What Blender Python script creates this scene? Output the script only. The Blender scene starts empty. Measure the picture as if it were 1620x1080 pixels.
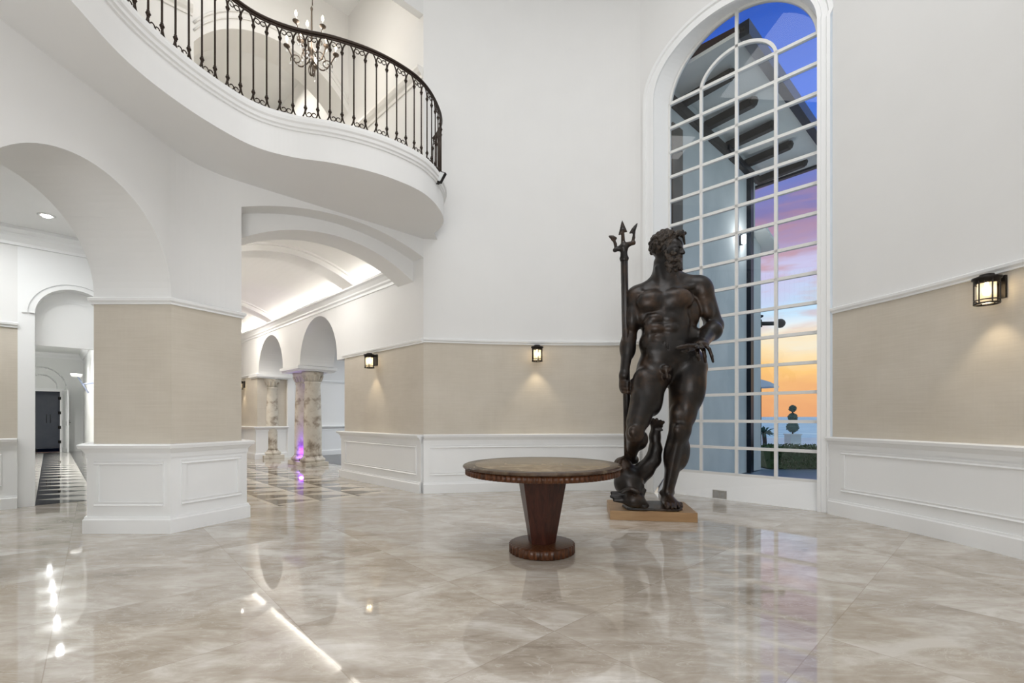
import bpy, bmesh, math, random
import numpy as np
from mathutils import Vector, Matrix
random.seed(7)
sc = bpy.context.scene
col = sc.collection
PI = math.pi

# ------------------------------------------------------------------ camera
EYE = 1.215; F = 720.0; HOR = 659.0
cam_d = bpy.data.cameras.new('camera'); cam = bpy.data.objects.new('camera', cam_d); col.objects.link(cam)
cam.location = (0, 0, EYE); cam.rotation_euler = (PI/2, 0, 0)
cam_d.lens = 16.0; cam_d.sensor_width = 36.0; cam_d.shift_y = (HOR-540.0)/1620.0
cam_d.clip_start = 0.05; cam_d.clip_end = 30000
sc.camera = cam
sc.view_settings.view_transform = 'Standard'; sc.view_settings.look = 'None'
sc.view_settings.gamma = 1.0; sc.view_settings.use_curve_mapping = False
sc.view_settings.exposure = 0.12
EXPO = 1.0

# ------------------------------------------------------------------ node helpers
class NT:
    def __init__(s, tree): s.t = tree; s.n = tree.nodes; s.l = tree.links
    def new(s, kind, **kw):
        n = s.n.new(kind)
        for k, v in kw.items(): setattr(n, k, v)
        return n
    def link(s, a, b): s.l.new(a, b)
    def math(s, op, a, b=None, c=None, clamp=False):
        n = s.n.new('ShaderNodeMath'); n.operation = op; n.use_clamp = clamp
        for i, v in enumerate((a, b, c)):
            if v is None: continue
            if isinstance(v, (int, float)): n.inputs[i].default_value = v
            else: s.l.new(v, n.inputs[i])
        return n.outputs[0]
    def ramp(s, fac, stops, interp='LINEAR'):
        n = s.n.new('ShaderNodeValToRGB'); n.color_ramp.interpolation = interp
        e = n.color_ramp.elements
        while len(e) > 1: e.remove(e[-1])
        e[0].position = stops[0][0]; e[0].color = (*stops[0][1], 1)
        for p, c in stops[1:]:
            x = e.new(p); x.color = (*c, 1)
        s.l.new(fac, n.inputs[0]); return n.outputs[0]
    def mix(s, fac, a, b, mode='MIX'):
        n = s.n.new('ShaderNodeMix'); n.data_type = 'RGBA'; n.blend_type = mode
        for k, v in ((0, fac), (6, a), (7, b)):
            if isinstance(v, (int, float)): n.inputs[k].default_value = v
            elif isinstance(v, tuple): n.inputs[k].default_value = (*v, 1) if len(v) == 3 else v
            else: s.l.new(v, n.inputs[k])
        return n.outputs[2]
    def noise(s, vec, scale, detail=4, rough=.5, dist=0):
        n = s.n.new('ShaderNodeTexNoise'); n.inputs['Scale'].default_value = scale
        n.inputs['Detail'].default_value = detail; n.inputs['Roughness'].default_value = rough
        n.inputs['Distortion'].default_value = dist
        if vec is not None: s.l.new(vec, n.inputs['Vector'])
        return n.outputs['Fac']
    def mapping(s, vec, loc=(0,0,0), rot=(0,0,0), scale=(1,1,1)):
        n = s.n.new('ShaderNodeMapping'); n.inputs[1].default_value = loc; n.inputs[2].default_value = rot; n.inputs[3].default_value = scale
        s.l.new(vec, n.inputs[0]); return n.outputs[0]

def mat(name, color=(.8,.8,.8), rough=.5, metal=0.0, spec=.5, coat=0.0):
    m = bpy.data.materials.new(name); m.use_nodes = True
    N = NT(m.node_tree); b = m.node_tree.nodes['Principled BSDF']
    b.inputs['Base Color'].default_value = (*color, 1); b.inputs['Roughness'].default_value = rough
    b.inputs['Metallic'].default_value = metal; b.inputs['Specular IOR Level'].default_value = spec
    b.inputs['Coat Weight'].default_value = coat
    return m, N, b
def pos(N): return N.new('ShaderNodeNewGeometry').outputs['Position']
def objc(N): return N.new('ShaderNodeTexCoord').outputs['Object']
def varied(name, c1, c2, scale, rough=.5, metal=0, stretch=(1,1,1), bump=0, coat=0, detail=5, spec=.5):
    m, N, b = mat(name, c1, rough, metal, spec, coat)
    v = N.mapping(objc(N), scale=stretch)
    f = N.noise(v, scale, detail)
    c = N.ramp(f, [(.3, c1), (.7, c2)]); N.link(c, b.inputs['Base Color'])
    if bump:
        bn = N.new('ShaderNodeBump'); bn.inputs['Strength'].default_value = bump; bn.inputs['Distance'].default_value = .01
        N.link(f, bn.inputs['Height']); N.link(bn.outputs[0], b.inputs['Normal'])
    return m
def emis(name, color, strength):
    m = bpy.data.materials.new(name); m.use_nodes = True; t = m.node_tree
    t.nodes.clear(); e = t.nodes.new('ShaderNodeEmission'); o = t.nodes.new('ShaderNodeOutputMaterial')
    e.inputs[0].default_value = (*color, 1); e.inputs[1].default_value = strength
    t.links.new(e.outputs[0], o.inputs[0]); return m

# ------------------------------------------------------------------ world: dusk sky
w = bpy.data.worlds.new('sky'); sc.world = w; w.use_nodes = True
N = NT(w.node_tree); w.node_tree.nodes.clear()
gen = N.new('ShaderNodeTexCoord').outputs['Generated']
sep = N.new('ShaderNodeSeparateXYZ'); N.link(gen, sep.inputs[0])
hx = N.math('SQRT', N.math('ADD', N.math('MULTIPLY', sep.outputs[0], sep.outputs[0]), N.math('MULTIPLY', sep.outputs[1], sep.outputs[1])))
el = N.math('DIVIDE', sep.outputs[2], N.math('MAXIMUM', hx, .001))
cv = N.new('ShaderNodeCombineXYZ')
ang = N.math('ARCTAN2', sep.outputs[1], sep.outputs[0])
N.link(ang, cv.inputs[0]); N.link(N.math('MULTIPLY', el, 4.5), cv.inputs[1])
nz = N.noise(cv.outputs[0], 2.6, 6, .55, .6)
elr = None
nz2 = N.noise(cv.outputs[0], 6.0, 5, .5, .3)
elw = N.math('ADD', el, N.math('MULTIPLY', N.math('SUBTRACT', nz, .5), .16))
base = N.ramp(N.math('MINIMUM', elw, 1.0), [
    (0.0, (.80,.36,.16)), (.035, (.86,.42,.18)), (.085, (.98,.58,.20)), (.13, (.98,.78,.48)), (.17, (.80,.86,.90)),
    (.215, (.52,.74,.95)), (.26, (.60,.56,.80)), (.32, (.40,.30,.50)), (.39, (.25,.20,.42)), (.45, (.17,.20,.52)), (.51, (.08,.19,.66)), (.60, (.045,.15,.68)), (.80, (.03,.10,.50)), (.87, (.16,.26,.55)), (1.0, (.42,.55,.70))])
cloudmask = N.ramp(nz2, [(.47, (0,0,0)), (.60, (1,1,1))])
band = N.ramp(el, [(.10, (0,0,0)), (.16, (.5,.5,.5)), (.27, (1,1,1)), (.44, (.8,.8,.8)), (.52, (0,0,0))])
cm = N.mix(1.0, cloudmask, band, 'MULTIPLY')
skyc = N.mix(N.math('MULTIPLY', cm, .8), base, N.ramp(el, [(.1,(.72,.40,.30)),(.25,(.62,.36,.38)),(.45,(.34,.20,.32))]))
bk = N.math('MULTIPLY', N.math('SUBTRACT', .5, sep.outputs[1]), 2.2, clamp=True)
skyc = N.mix(bk, skyc, N.ramp(el, [(0,(.38,.50,.60)),(.4,(.44,.58,.72)),(1.0,(.48,.62,.84))]))
bgn = N.new('ShaderNodeBackground'); N.link(skyc, bgn.inputs[0]); bgn.inputs[1].default_value = 1.04*EXPO
out = N.new('ShaderNodeOutputWorld'); N.link(bgn.outputs[0], out.inputs[0])

# ------------------------------------------------------------------ main lights
def area(name, loc, size, power, color=(1,1,1), rot=(0,0,0), sy=None, spread=PI):
    d = bpy.data.lights.new(name, 'AREA'); d.energy = power*EXPO; d.color = color; d.size = size
    if sy: d.shape = 'RECTANGLE'; d.size_y = sy
    d.spread = spread
    o = bpy.data.objects.new(name, d); o.location = loc; o.rotation_euler = rot; col.objects.link(o); return o
def point(name, loc, power, color=(1,1,1), r=.05):
    d = bpy.data.lights.new(name, 'POINT'); d.energy = power*EXPO; d.color = color; d.shadow_soft_size = r
    o = bpy.data.objects.new(name, d); o.location = loc; col.objects.link(o); return o
def spot(name, loc, power, color=(1,1,1), angle=1.2, rot=(0,0,0), r=.03, blend=.5):
    d = bpy.data.lights.new(name, 'SPOT'); d.energy = power*EXPO; d.color = color; d.shadow_soft_size = r
    d.spot_size = angle; d.spot_blend = blend
    o = bpy.data.objects.new(name, d); o.location = loc; o.rotation_euler = rot; col.objects.link(o); return o
area('fill_light_foyer', (1.3, 2.4, 9.0), 4.5, 180, (.98,.985,1))  # soft fill added under the ceiling, no fixture behind it
area('fill_light_rear', (-.3,-1.95,1.9), 3.2, 150, (.98,.985,1), rot=(math.radians(102),0,math.radians(16)), sy=2.4)  # fill added behind the camera; the wall there has no opening
area('fill_light_rear_high', (.3, -.6, 4.6), 3.0, 12, (.97,.985,1), rot=(math.radians(38),0,0))  # unseen fill added in mid-air above the camera, not a ceiling lamp
area('fill_light_upper_hall', (-3.6, 5.6, 9.0), 2.2, 58, (1,.99,.98))  # soft light added over the upper hall, separate from the chandelier
area('fill_light_gallery', (-6.2, 4.6, 3.66), 1.6, 46, (.97,.99,1))  # extra gallery fill, added besides its one downlight
area('fill_light_corridor', (*(Vector((-3.9,8.2))),3.95), .9, 26, (1,.97,.93))  # warm fill added below the vault; no lamp hangs here
area('fill_light_corridor_far', (-7.6,11.7,3.95), .9, 60, (1,.94,.86))  # second vault fill, added further along without a fixture

area('fill_light_salon', (-2.6, 13.2, 3.5), 2.5, 130, (.88,.94,1))  # unseen bluish fill added to light the salon

# ------------------------------------------------------------------ mesh helpers
def P(x, y, D): return Vector(((x-810.0)/F*D, D, EYE+(HOR-y)*D/F))
def tag(o, label=None, cat=None, group=None, kind=None):
    if label: o['label'] = label
    if cat: o['category'] = cat
    if group: o['group'] = group
    if kind: o['kind'] = kind
    return o
def empty(name, loc=(0,0,0), rz=0):
    o = bpy.data.objects.new(name, None); o.location = loc; o.rotation_euler = (0,0,rz); o.empty_display_size = .1
    col.objects.link(o); return o
class MB:
    def __init__(s): s.v = []; s.f = []; s.m = []; s.sm = []
    def add(s, vs, fs, mi=0, smooth=False):
        b = len(s.v); s.v += [tuple(v) for v in vs]
        for f in fs: s.f.append(tuple(i+b for i in f)); s.m.append(mi); s.sm.append(smooth)
        return s
    def quad(s, a, b, c, d, mi=0): return s.add([a,b,c,d], [(0,1,2,3)], mi)
    def box(s, c, size, rz=0, mi=0, M=None):
        hx, hy, hz = size[0]/2, size[1]/2, size[2]/2
        R = Matrix.Rotation(rz, 3, 'Z') if M is None else M
        vs = [Vector(c)+R@Vector((x*hx, y*hy, z*hz)) for z in (-1,1) for y in (-1,1) for x in (-1,1)]
        return s.add(vs, [(0,2,3,1),(4,5,7,6),(0,1,5,4),(2,6,7,3),(0,4,6,2),(1,3,7,5)], mi)
    def beam(s, a, b, wd, h, mi=0, up=(0,0,1)):
        a = Vector(a); b = Vector(b); d = b-a; L = d.length; d.normalize()
        if abs(d.z) > .99 and abs(Vector(up).z) > .5: up = (wn_.x,wn_.y,0) if 'wn_' in globals() else (0,1,0)
        r = d.cross(Vector(up)).normalized(); u = r.cross(d)
        M = Matrix((r, d, u)).transposed()
        return s.box((a+b)/2, (wd, L, h), M=M, mi=mi)
    def tube(s, pts, rad, n=8, mi=0, caps=True, closed=False):
        pts = [Vector(p) for p in pts]; k = len(pts)
        if not hasattr(rad, '__len__'): rad = [rad]*k
        t0 = (pts[1]-pts[0]).normalized()
        ref = Vector((0,0,1)) if abs(t0.z) < .9 else Vector((1,0,0))
        u = t0.cross(ref).normalized(); vs = []
        for i, p in enumerate(pts):
            if closed: t = pts[(i+1) % k]-pts[i-1]
            else: t = pts[min(i+1,k-1)]-pts[max(i-1,0)]
            t.normalize(); u = (u-t*u.dot(t)).normalized(); q = t.cross(u)
            for j in range(n):
                a = 2*PI*j/n; vs.append(p+(u*math.cos(a)+q*math.sin(a))*rad[i])
        fs = []
        for i in range(k if closed else k-1):
            i2 = (i+1) % k
            for j in range(n):
                fs.append((i*n+j, i2*n+j, i2*n+(j+1)%n, i*n+(j+1)%n))
        if caps and not closed: fs.append(tuple(range(n))); fs.append(tuple((k-1)*n+j for j in reversed(range(n))))
        return s.add(vs, fs, mi, True)
    def lathe(s, prof, c=(0,0,0), n=48, mi=0, smooth=True, flute=None, phase=0):
        vs = []; k = len(prof)
        for i, (r, z) in enumerate(prof):
            for j in range(n):
                a = 2*PI*j/n+phase; rr = r
                if flute and flute[0] <= i <= flute[1]: rr = r + (flute[2] if (j//flute[3]) % 2 else 0)
                vs.append((c[0]+rr*math.cos(a), c[1]+rr*math.sin(a), c[2]+z))
        fs = []
        for i in range(k-1):
            for j in range(n): fs.append((i*n+j, i*n+(j+1)%n, (i+1)*n+(j+1)%n, (i+1)*n+j))
        if prof[0][0] > 1e-4: fs.append(tuple(reversed(range(n))))
        if prof[-1][0] > 1e-4: fs.append(tuple((k-1)*n+j for j in range(n)))
        return s.add(vs, fs, mi, smooth)
    def ball(s, c, r, n=10, mi=0):
        rr = r if hasattr(r, '__len__') else (r,r,r); m = max(4, n//2)
        vs = []; fs = []
        for i in range(m+1):
            th = PI*i/m
            for j in range(n):
                a = 2*PI*j/n
                vs.append((c[0]+rr[0]*math.sin(th)*math.cos(a), c[1]+rr[1]*math.sin(th)*math.sin(a), c[2]+rr[2]*math.cos(th)))
        for i in range(m):
            for j in range(n): fs.append((i*n+j, (i+1)*n+j, (i+1)*n+(j+1)%n, i*n+(j+1)%n))
        return s.add(vs, fs, mi, True)
    def build(s, name, mats, parent=None, weld=False, bevel=0, autosmooth=False):
        me = bpy.data.meshes.new(name); me.from_pydata(s.v, [], s.f)
        if not isinstance(mats, (list, tuple)): mats = [mats]
        for m in mats: me.materials.append(m)
        me.polygons.foreach_set('material_index', s.m); me.polygons.foreach_set('use_smooth', s.sm)
        bm = bmesh.new(); bm.from_mesh(me)
        if weld: bmesh.ops.remove_doubles(bm, verts=bm.verts, dist=1e-4)
        bmesh.ops.recalc_face_normals(bm, faces=bm.faces)
        if bevel: bmesh.ops.bevel(bm, geom=[e for e in bm.edges], offset=bevel, segments=2, affect='EDGES', profile=.5)
        bm.to_mesh(me); bm.free(); me.update()
        o = bpy.data.objects.new(name, me); col.objects.link(o)
        if parent is not None: o.parent = parent
        return o
def struct(mb, name, mats, **k): return tag(mb.build(name, mats, **k), kind='structure')

def catmull(pts, n=8):
    out = []; p = [Vector(q) for q in pts]; p = [2*p[0]-p[1]]+p+[2*p[-1]-p[-2]]
    for i in range(1, len(p)-2):
        for k in range(n):
            t = k/n; a,b,c,d = p[i-1],p[i],p[i+1],p[i+2]
            out.append(.5*((2*b)+(c-a)*t+(2*a-5*b+4*c-d)*t*t+(3*b-a-3*c+d)*t*t*t))
    out.append(p[-2]); return out
def normals(path):
    out = []; n = len(path)
    for i in range(n):
        ns = []
        if i > 0: d = path[i]-path[i-1]; d = d.normalized(); ns.append(Vector((d.y,-d.x)))
        if i < n-1: d = path[i+1]-path[i]; d = d.normalized(); ns.append(Vector((d.y,-d.x)))
        m = sum(ns, Vector((0,0))).normalized(); out.append(m/max(.3, m.dot(ns[0])))
    return out
def V2(p): return Vector((p[0], p[1]))
def sweep(mb, path, prof, mi=0, caps=True):
    """prof: list of (offset to the room side, z); open strip"""
    path = [V2(p) for p in path]; ns = normals(path); k = len(prof); vs = []
    for p, m in zip(path, ns):
        for o_, z in prof: q = p+m*o_; vs.append((q.x, q.y, z))
    fs = [(i*k+j, (i+1)*k+j, (i+1)*k+j+1, i*k+j+1) for i in range(len(path)-1) for j in range(k-1)]
    mb.add(vs, fs, mi)
    if caps and k > 2: mb.add([vs[j] for j in range(k)], [tuple(range(k))], mi); mb.add([vs[-k+j] for j in range(k)], [tuple(range(k))], mi)
    return mb
def seg(path, a, b):
    """sub path between arclengths a and b"""
    path = [V2(p) for p in path]; out = []; s = 0
    for i in range(len(path)-1):
        L = (path[i+1]-path[i]).length
        if s+L > a and s < b:
            t0 = max(0, (a-s)/L); t1 = min(1, (b-s)/L)
            if not out: out.append(path[i].lerp(path[i+1], t0))
            out.append(path[i].lerp(path[i+1], t1))
        s += L
    return out
def plen(path):
    path = [V2(p) for p in path]; return sum((path[i+1]-path[i]).length for i in range(len(path)-1))

# ------------------------------------------------------------------ room materials
def plaster(name, c, sc_=3.0, var=.03, rough=.55):
    m, N, b = mat(name, c, rough, spec=.25)
    f = N.noise(pos(N), sc_, 4)
    c2 = tuple(max(0, x-var) for x in c); N.link(N.ramp(f, [(.35, c2), (.65, c)]), b.inputs['Base Color']); return m
M_WHITE = plaster('white_plaster', (.80,.80,.79), 2.0, .012)
M_TRIM = mat('white_painted_wood', (.86,.87,.87), .35, spec=.4)[0]
M_CREAM = plaster('cream_plaster', (.80,.79,.765), 2.0, .012)
M_VAULT = plaster('vault_plaster', (.85,.84,.81), 2.0, .01)
def beige(name, ca, cb):
    m, N, b = mat(name, ca, .7, spec=.2)
    p = pos(N)
    f = N.noise(N.mapping(p, scale=(1,1,1)), 1.6, 6, .6)
    lin = N.noise(N.mapping(p, scale=(1,1,26)), 3.0, 3, .5)
    lin2 = N.noise(N.mapping(p, scale=(30,30,1)), 2.0, 2, .5)
    g = N.math('ADD', N.math('MULTIPLY', f, .6), N.math('ADD', N.math('MULTIPLY', lin, .3), N.math('MULTIPLY', lin2, .1)))
    N.link(N.ramp(g, [(.35, ca), (.65, cb)]), b.inputs['Base Color']); return m
M_BEIGE = beige('linen_wallcovering', (.56,.51,.43), (.64,.59,.51))

def tri_nodes(N, p, origin, size):
    """triangle checker aligned with the corridor: returns 0/1 factor"""
    e = (.7016,.7126); c = (-.712,.702)
    s = N.new('ShaderNodeSeparateXYZ'); N.link(p, s.inputs[0])
    dx = N.math('SUBTRACT', s.outputs[0], origin[0]); dy = N.math('SUBTRACT', s.outputs[1], origin[1])
    u = N.math('DIVIDE', N.math('ADD', N.math('MULTIPLY', dx, e[0]), N.math('MULTIPLY', dy, e[1])), size)
    t = N.math('DIVIDE', N.math('ADD', N.math('MULTIPLY', dx, c[0]), N.math('MULTIPLY', dy, c[1])), size)
    fu = N.math('FRACT', u); ft = N.math('FRACT', t)
    return N.math('LESS_THAN', N.math('ADD', fu, ft), 1.0), u, t
def marble(name, tiled=True, pattern=None, dark=(.16,.13,.10), light=(.62,.56,.47), rough=.035):
    m, N, b = mat(name, (.6,.55,.47), rough, spec=.5); b.inputs['IOR'].default_value = 1.85
    p = pos(N)
    ro = N.mapping(p, rot=(0,0,math.radians(-42.5)))
    T = 1.05
    s = N.new('ShaderNodeSeparateXYZ'); N.link(ro, s.inputs[0])
    tx = N.math('DIVIDE', N.math('ADD', s.outputs[0], .18), T); ty = N.math('DIVIDE', N.math('ADD', s.outputs[1], .36), T)
    ix = N.math('FLOOR', tx); iy = N.math('FLOOR', ty)
    cb = N.new('ShaderNodeCombineXYZ'); N.link(ix, cb.inputs[0]); N.link(iy, cb.inputs[1])
    wn = N.new('ShaderNodeTexWhiteNoise'); wn.noise_dimensions = '3D'; N.link(cb.outputs[0], wn.inputs[0])
    off = N.new('ShaderNodeVectorMath'); off.operation = 'SCALE'; N.link(wn.outputs['Color'], off.inputs[0]); off.inputs[3].default_value = 14.0
    ad = N.new('ShaderNodeVectorMath'); ad.operation = 'ADD'; N.link(p, ad.inputs[0]); N.link(off.outputs[0], ad.inputs[1])
    q = N.mapping(ad.outputs[0], rot=(0,0,math.radians(14)), scale=(.9,1.8,1))
    n1 = N.noise(q, 1.1, 9, .6, 1.1)
    n2 = N.noise(N.mapping(ad.outputs[0], rot=(0,0,math.radians(14)), scale=(1.2,3.3,1)), 3.2, 8, .65, .8)
    g = N.math('ADD', N.math('MULTIPLY', n1, .6), N.math('MULTIPLY', n2, .4))
    c = N.ramp(g, [(.34, (.28,.235,.19)), (.43, (.40,.35,.29)), (.51, (.49,.44,.38)), (.62, (.66,.63,.585))])
    c = N.mix(N.math('MULTIPLY', wn.outputs['Value'], .16), c, (.44,.39,.33))
    vein = N.noise(N.mapping(ad.outputs[0], rot=(0,0,math.radians(20)), scale=(1,3,1)), 1.7, 7, .6, 1.5)
    va = N.math('ABSOLUTE', N.math('SUBTRACT', vein, .5))
    vm = N.math('SUBTRACT', 1.0, N.math('DIVIDE', va, .012), clamp=True)
    c = N.mix(N.math('MULTIPLY', vm, .35), c, (.72,.69,.64))
    # joints
    jx = N.math('ABSOLUTE', N.math('SUBTRACT', N.math('FRACT', tx), .5)); jy = N.math('ABSOLUTE', N.math('SUBTRACT', N.math('FRACT', ty), .5))
    j = N.math('GREATER_THAN', N.math('MAXIMUM', jx, jy), .4978)
    c = N.mix(N.math('MULTIPLY', j, .55), c, (.30,.25,.20))
    if pattern:
        tr, u, t = tri_nodes(N, p, pattern[0], pattern[1])
        dn = N.noise(p, 5, 6, .6, .5)
        dk = N.ramp(dn, [(.3, tuple(x*.7 for x in dark)), (.7, tuple(x*1.35 for x in dark))])
        lt = N.ramp(dn, [(.3, light), (.7, tuple(min(1,x*1.12) for x in light))])
        c2 = N.mix(tr, lt, dk)
        if pattern[2] is not None:
            u0,u1,t0,t1 = pattern[2]
            k = N.math('MULTIPLY', N.math('MULTIPLY', N.math('GREATER_THAN', u, u0), N.math('LESS_THAN', u, u1)), N.math('MULTIPLY', N.math('GREATER_THAN', t, t0), N.math('LESS_THAN', t, t1)))
            c = N.mix(k, c, c2)
        else: c = c2
    N.link(c, b.inputs['Base Color'])
    rr = N.math('ADD', N.math('MULTIPLY', n2, .04), rough-.02); N.link(rr, b.inputs['Roughness'])
    return m

# ------------------------------------------------------------------ plan of the place (metres, camera at the origin looking +Y)
c_ = Vector((-.712, .702)); e_ = Vector((.7016,.7126))     # along the vaulted corridor / across it
A = V2((-3.60,4.81)); B = V2((-3.27,5.50)); Cc = V2((-1.41,7.25)); Z0 = V2((-3.66,2.99)); A2 = V2((-4.42,4.81))
bc = (Cc-B).normalized(); LBC = (Cc-B).length
W0 = V2((-6.5,6.2))
def cor(t, d=0): return Cc+c_*t+e_*d        # corridor right wall coordinates
def w1(u, t=0): return W0+e_*u+c_*t         # gallery end wall coordinates
ZS = 4.05; ZF = 4.50; ZTOP = 9.2

M_FLOOR = marble('marble_floor', pattern=((B.x,B.y), .56, (.9,3.9,.72,18)))
M_FLOOR2 = marble('marble_floor_black_white', pattern=((W0.x,W0.y), .62, None), dark=(.055,.055,.055), light=(.66,.64,.60))
fl = MB(); fl.add([(-7.5,-4,0),(6,-4,0),(6,8.2,0),(-1,9,0),(-9.5,17,0),(-15,11,0),(-9.0,3.6,0)], [tuple(range(7))])
struct(fl, 'floor', M_FLOOR)
fp = [w1(-1.3,.02), w1(1.1,.02), w1(1.1,13.2), w1(-1.3,13.2)]
struct(MB().add([(p.x,p.y,.003) for p in fp], [(0,1,2,3)]), 'floor', M_FLOOR2)
M_GREYF = varied('dark_grey_stone', (.13,.13,.135), (.17,.17,.175), 6, rough=.35)
fp = [cor(-.3,.95), cor(8.3,.95), cor(8.3,7), cor(-.3,7)]
struct(MB().add([(p.x,p.y,.004) for p in fp], [(0,1,2,3)]), 'floor', M_GREYF)

# ---- wall kit: bands + wainscot + rails
def bands(mb, path, zcap, zrail, ztop, kind='beige', off=.05):
    """0 white plaster, 1 beige, 2 trim"""
    m = 1 if kind == 'beige' else 0
    sweep(mb, path, [(0, zcap-.02), (0, zrail)], m, caps=False)
    if ztop > zrail: sweep(mb, path, [(0, zrail), (0, ztop)], 0, caps=False)
    sweep(mb, path, [(-.02,0), (off,0), (off, zcap-.03), (-.02, zcap-.03)], 2)
def trims(path, zcap, zrail, name_n, off=.05, base_z=.17, rail=True, panels=None, side='left'):
    mb = MB()
    sweep(mb, path, [(off-.02,zcap-.14),(off+.012,zcap-.14),(off+.012,zcap-.095),(off+.045,zcap-.05),(off+.065,zcap-.045),(off+.075,zcap-.012),(off+.06,zcap),(-.02,zcap)])
    if rail: sweep(mb, path, [(-.01,zrail-.0),(.022,zrail),(.022,zrail+.018),(.045,zrail+.035),(.05,zrail+.06),(.03,zrail+.072),(-.01,zrail+.072)])
    for (a, b, z0, z1) in panels or []:
        w_ = .045; pr = lambda lo, hi: [(off-.005,lo),(off+.014,lo),(off+.02,lo+.010),(off+.008,lo+.024),(off+.014,hi),(off-.005,hi)]
        sweep(mb, seg(path, a, b), pr(z1-w_, z1)); sweep(mb, seg(path, a, b), pr(z0, z0+w_))
        for s0 in (a, b-w_): sweep(mb, seg(path, s0, s0+w_), [(off-.005,z0+w_),(off+.016,z0+w_),(off+.016,z1-w_),(off-.005,z1-w_)])
    struct(mb, 'trim_%d' % name_n, M_TRIM)
    bb = MB(); sweep(bb, path, [(off-.03,0),(off+.032,0),(off+.032,base_z-.03),(off+.022,base_z-.018),(off+.018,base_z),(off-.03,base_z)])
    struct(bb, 'baseboard_%s' % side, M_TRIM)
WM = [M_WHITE, M_BEIGE, M_TRIM]

# pillar between the left archway and the vaulted corridor
pil = [V2((-5.75,6.9)), A2, A, B, B+c_*.76]
mb = MB(); bands(mb, pil, .93, 2.40, 2.42)
qc = V2((A.x+.02,A.y+.40)); sweep(mb, [A*(1-t)**2+qc*2*t*(1-t)+B*t*t for t in [i/14 for i in range(15)]], [(0,2.40),(0,ZS)], 0, caps=False)
sweep(mb, [A, B], [(-.08,2.42),(.01,2.42)], 0, caps=False)
sweep(mb, [V2((-5.75,6.9)), A2], [(0,2.40),(0,3.72)], 0, caps=False)
sweep(mb, [B, B+c_*.76], [(0,2.40),(0,3.75)], 0, caps=False)
struct(mb, 'wall_left', WM)
L1 = (A2-pil[0]).length; L2 = (A-A2).length; L3 = (B-A).length
trims(pil, .93, 2.40, 1, panels=[(.25, L1-.10, .28,.755), (L1+.06, L1+L2-.04, .28,.755), (L1+L2+.07, L1+L2+L3-.04, .28,.755)], side='left')
# corridor left wall
mb = MB(); cl = [B+c_*.76, B+c_*14]; bands(mb, cl, .93, 2.40, 3.75); struct(mb, 'wall_left', WM)

# left archway wall (plane through A and Z0)
def arch_wall(mb, p0, p1, s0, s1, zfun, ztop, depth_vec, mi=0, n=40, back=True):
    """wall above an arched opening between s0 and s1 on the line p0->p1, with its intrados"""
    d = (p1-p0).normalized(); pr = None
    for i in range(n+1):
        a = PI*i/n; s = (s0+s1)/2-(s1-s0)/2*math.cos(a)
        p = p0+d*s; z = zfun(s); cur = (p, z)
        if pr:
            q, zq = pr
            mb.quad((q.x,q.y,zq), (p.x,p.y,z), (p.x,p.y,ztop), (q.x,q.y,ztop), mi)
            q2 = q+depth_vec; p2 = p+depth_vec
            mb.add([(q.x,q.y,zq), (p.x,p.y,z), (p2.x,p2.y,z), (q2.x,q2.y,zq)], [(0,1,2,3)], mi, True)
            if back: mb.quad((q2.x,q2.y,zq), (p2.x,p2.y,z), (p2.x,p2.y,ztop), (q2.x,q2.y,ztop), mi)
        pr = cur
LZ = (A-Z0).length; rad = LZ/2
def zl(s): return 2.50+math.sqrt(max(0, rad*rad-(s-rad)**2))
mb = MB(); dv = V2((-.82,0))
arch_wall(mb, Z0, A, 0, LZ, zl, ZS, dv)
mb.quad((A.x,A.y,2.4),(A.x,A.y,2.5),(A2.x,A2.y,2.5),(A2.x,A2.y,2.4))
struct(mb, 'wall_left', M_WHITE)
wl2 = [V2(p) for p in [(-2.2,-2.3),(-3.2,-1.2),(-3.62,.2),(-3.68,1.6)]]; wl2 = [V2(p) for p in catmull([Vector((*p,0)) for p in wl2], 6)]+[Z0, V2((-4.48,2.99))]
mb = MB(); bands(mb, wl2, .93, 2.40, ZS); struct(mb, 'wall_left', WM)
trims(wl2, .93, 2.40, 2, side='left')

# wall over the vaulted corridor opening (recessed second arch)
Lo = LBC
def circ(s, s0, s1, z0, rise):
    h = (s1-s0)/2; R = (h*h+rise*rise)/(2*rise); x = s-(s0+s1)/2
    return z0-(R-rise)+math.sqrt(max(0, R*R-x*x))
pv = V2((-.687,.7265))
mb = MB()
arch_wall(mb, B, Cc, 0, Lo, lambda s: circ(s,0,Lo,3.75,.255), ZS, pv*.29, back=False)
B2 = B+c_*.29; C2 = Cc+c_*.29; L2b = (C2-B2).length
arch_wall(mb, B2, C2, 0, L2b, lambda s: circ(s,0,L2b,3.42,.41), 4.06, pv*.47)
struct(mb, 'wall_arch', M_WHITE)

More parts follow.
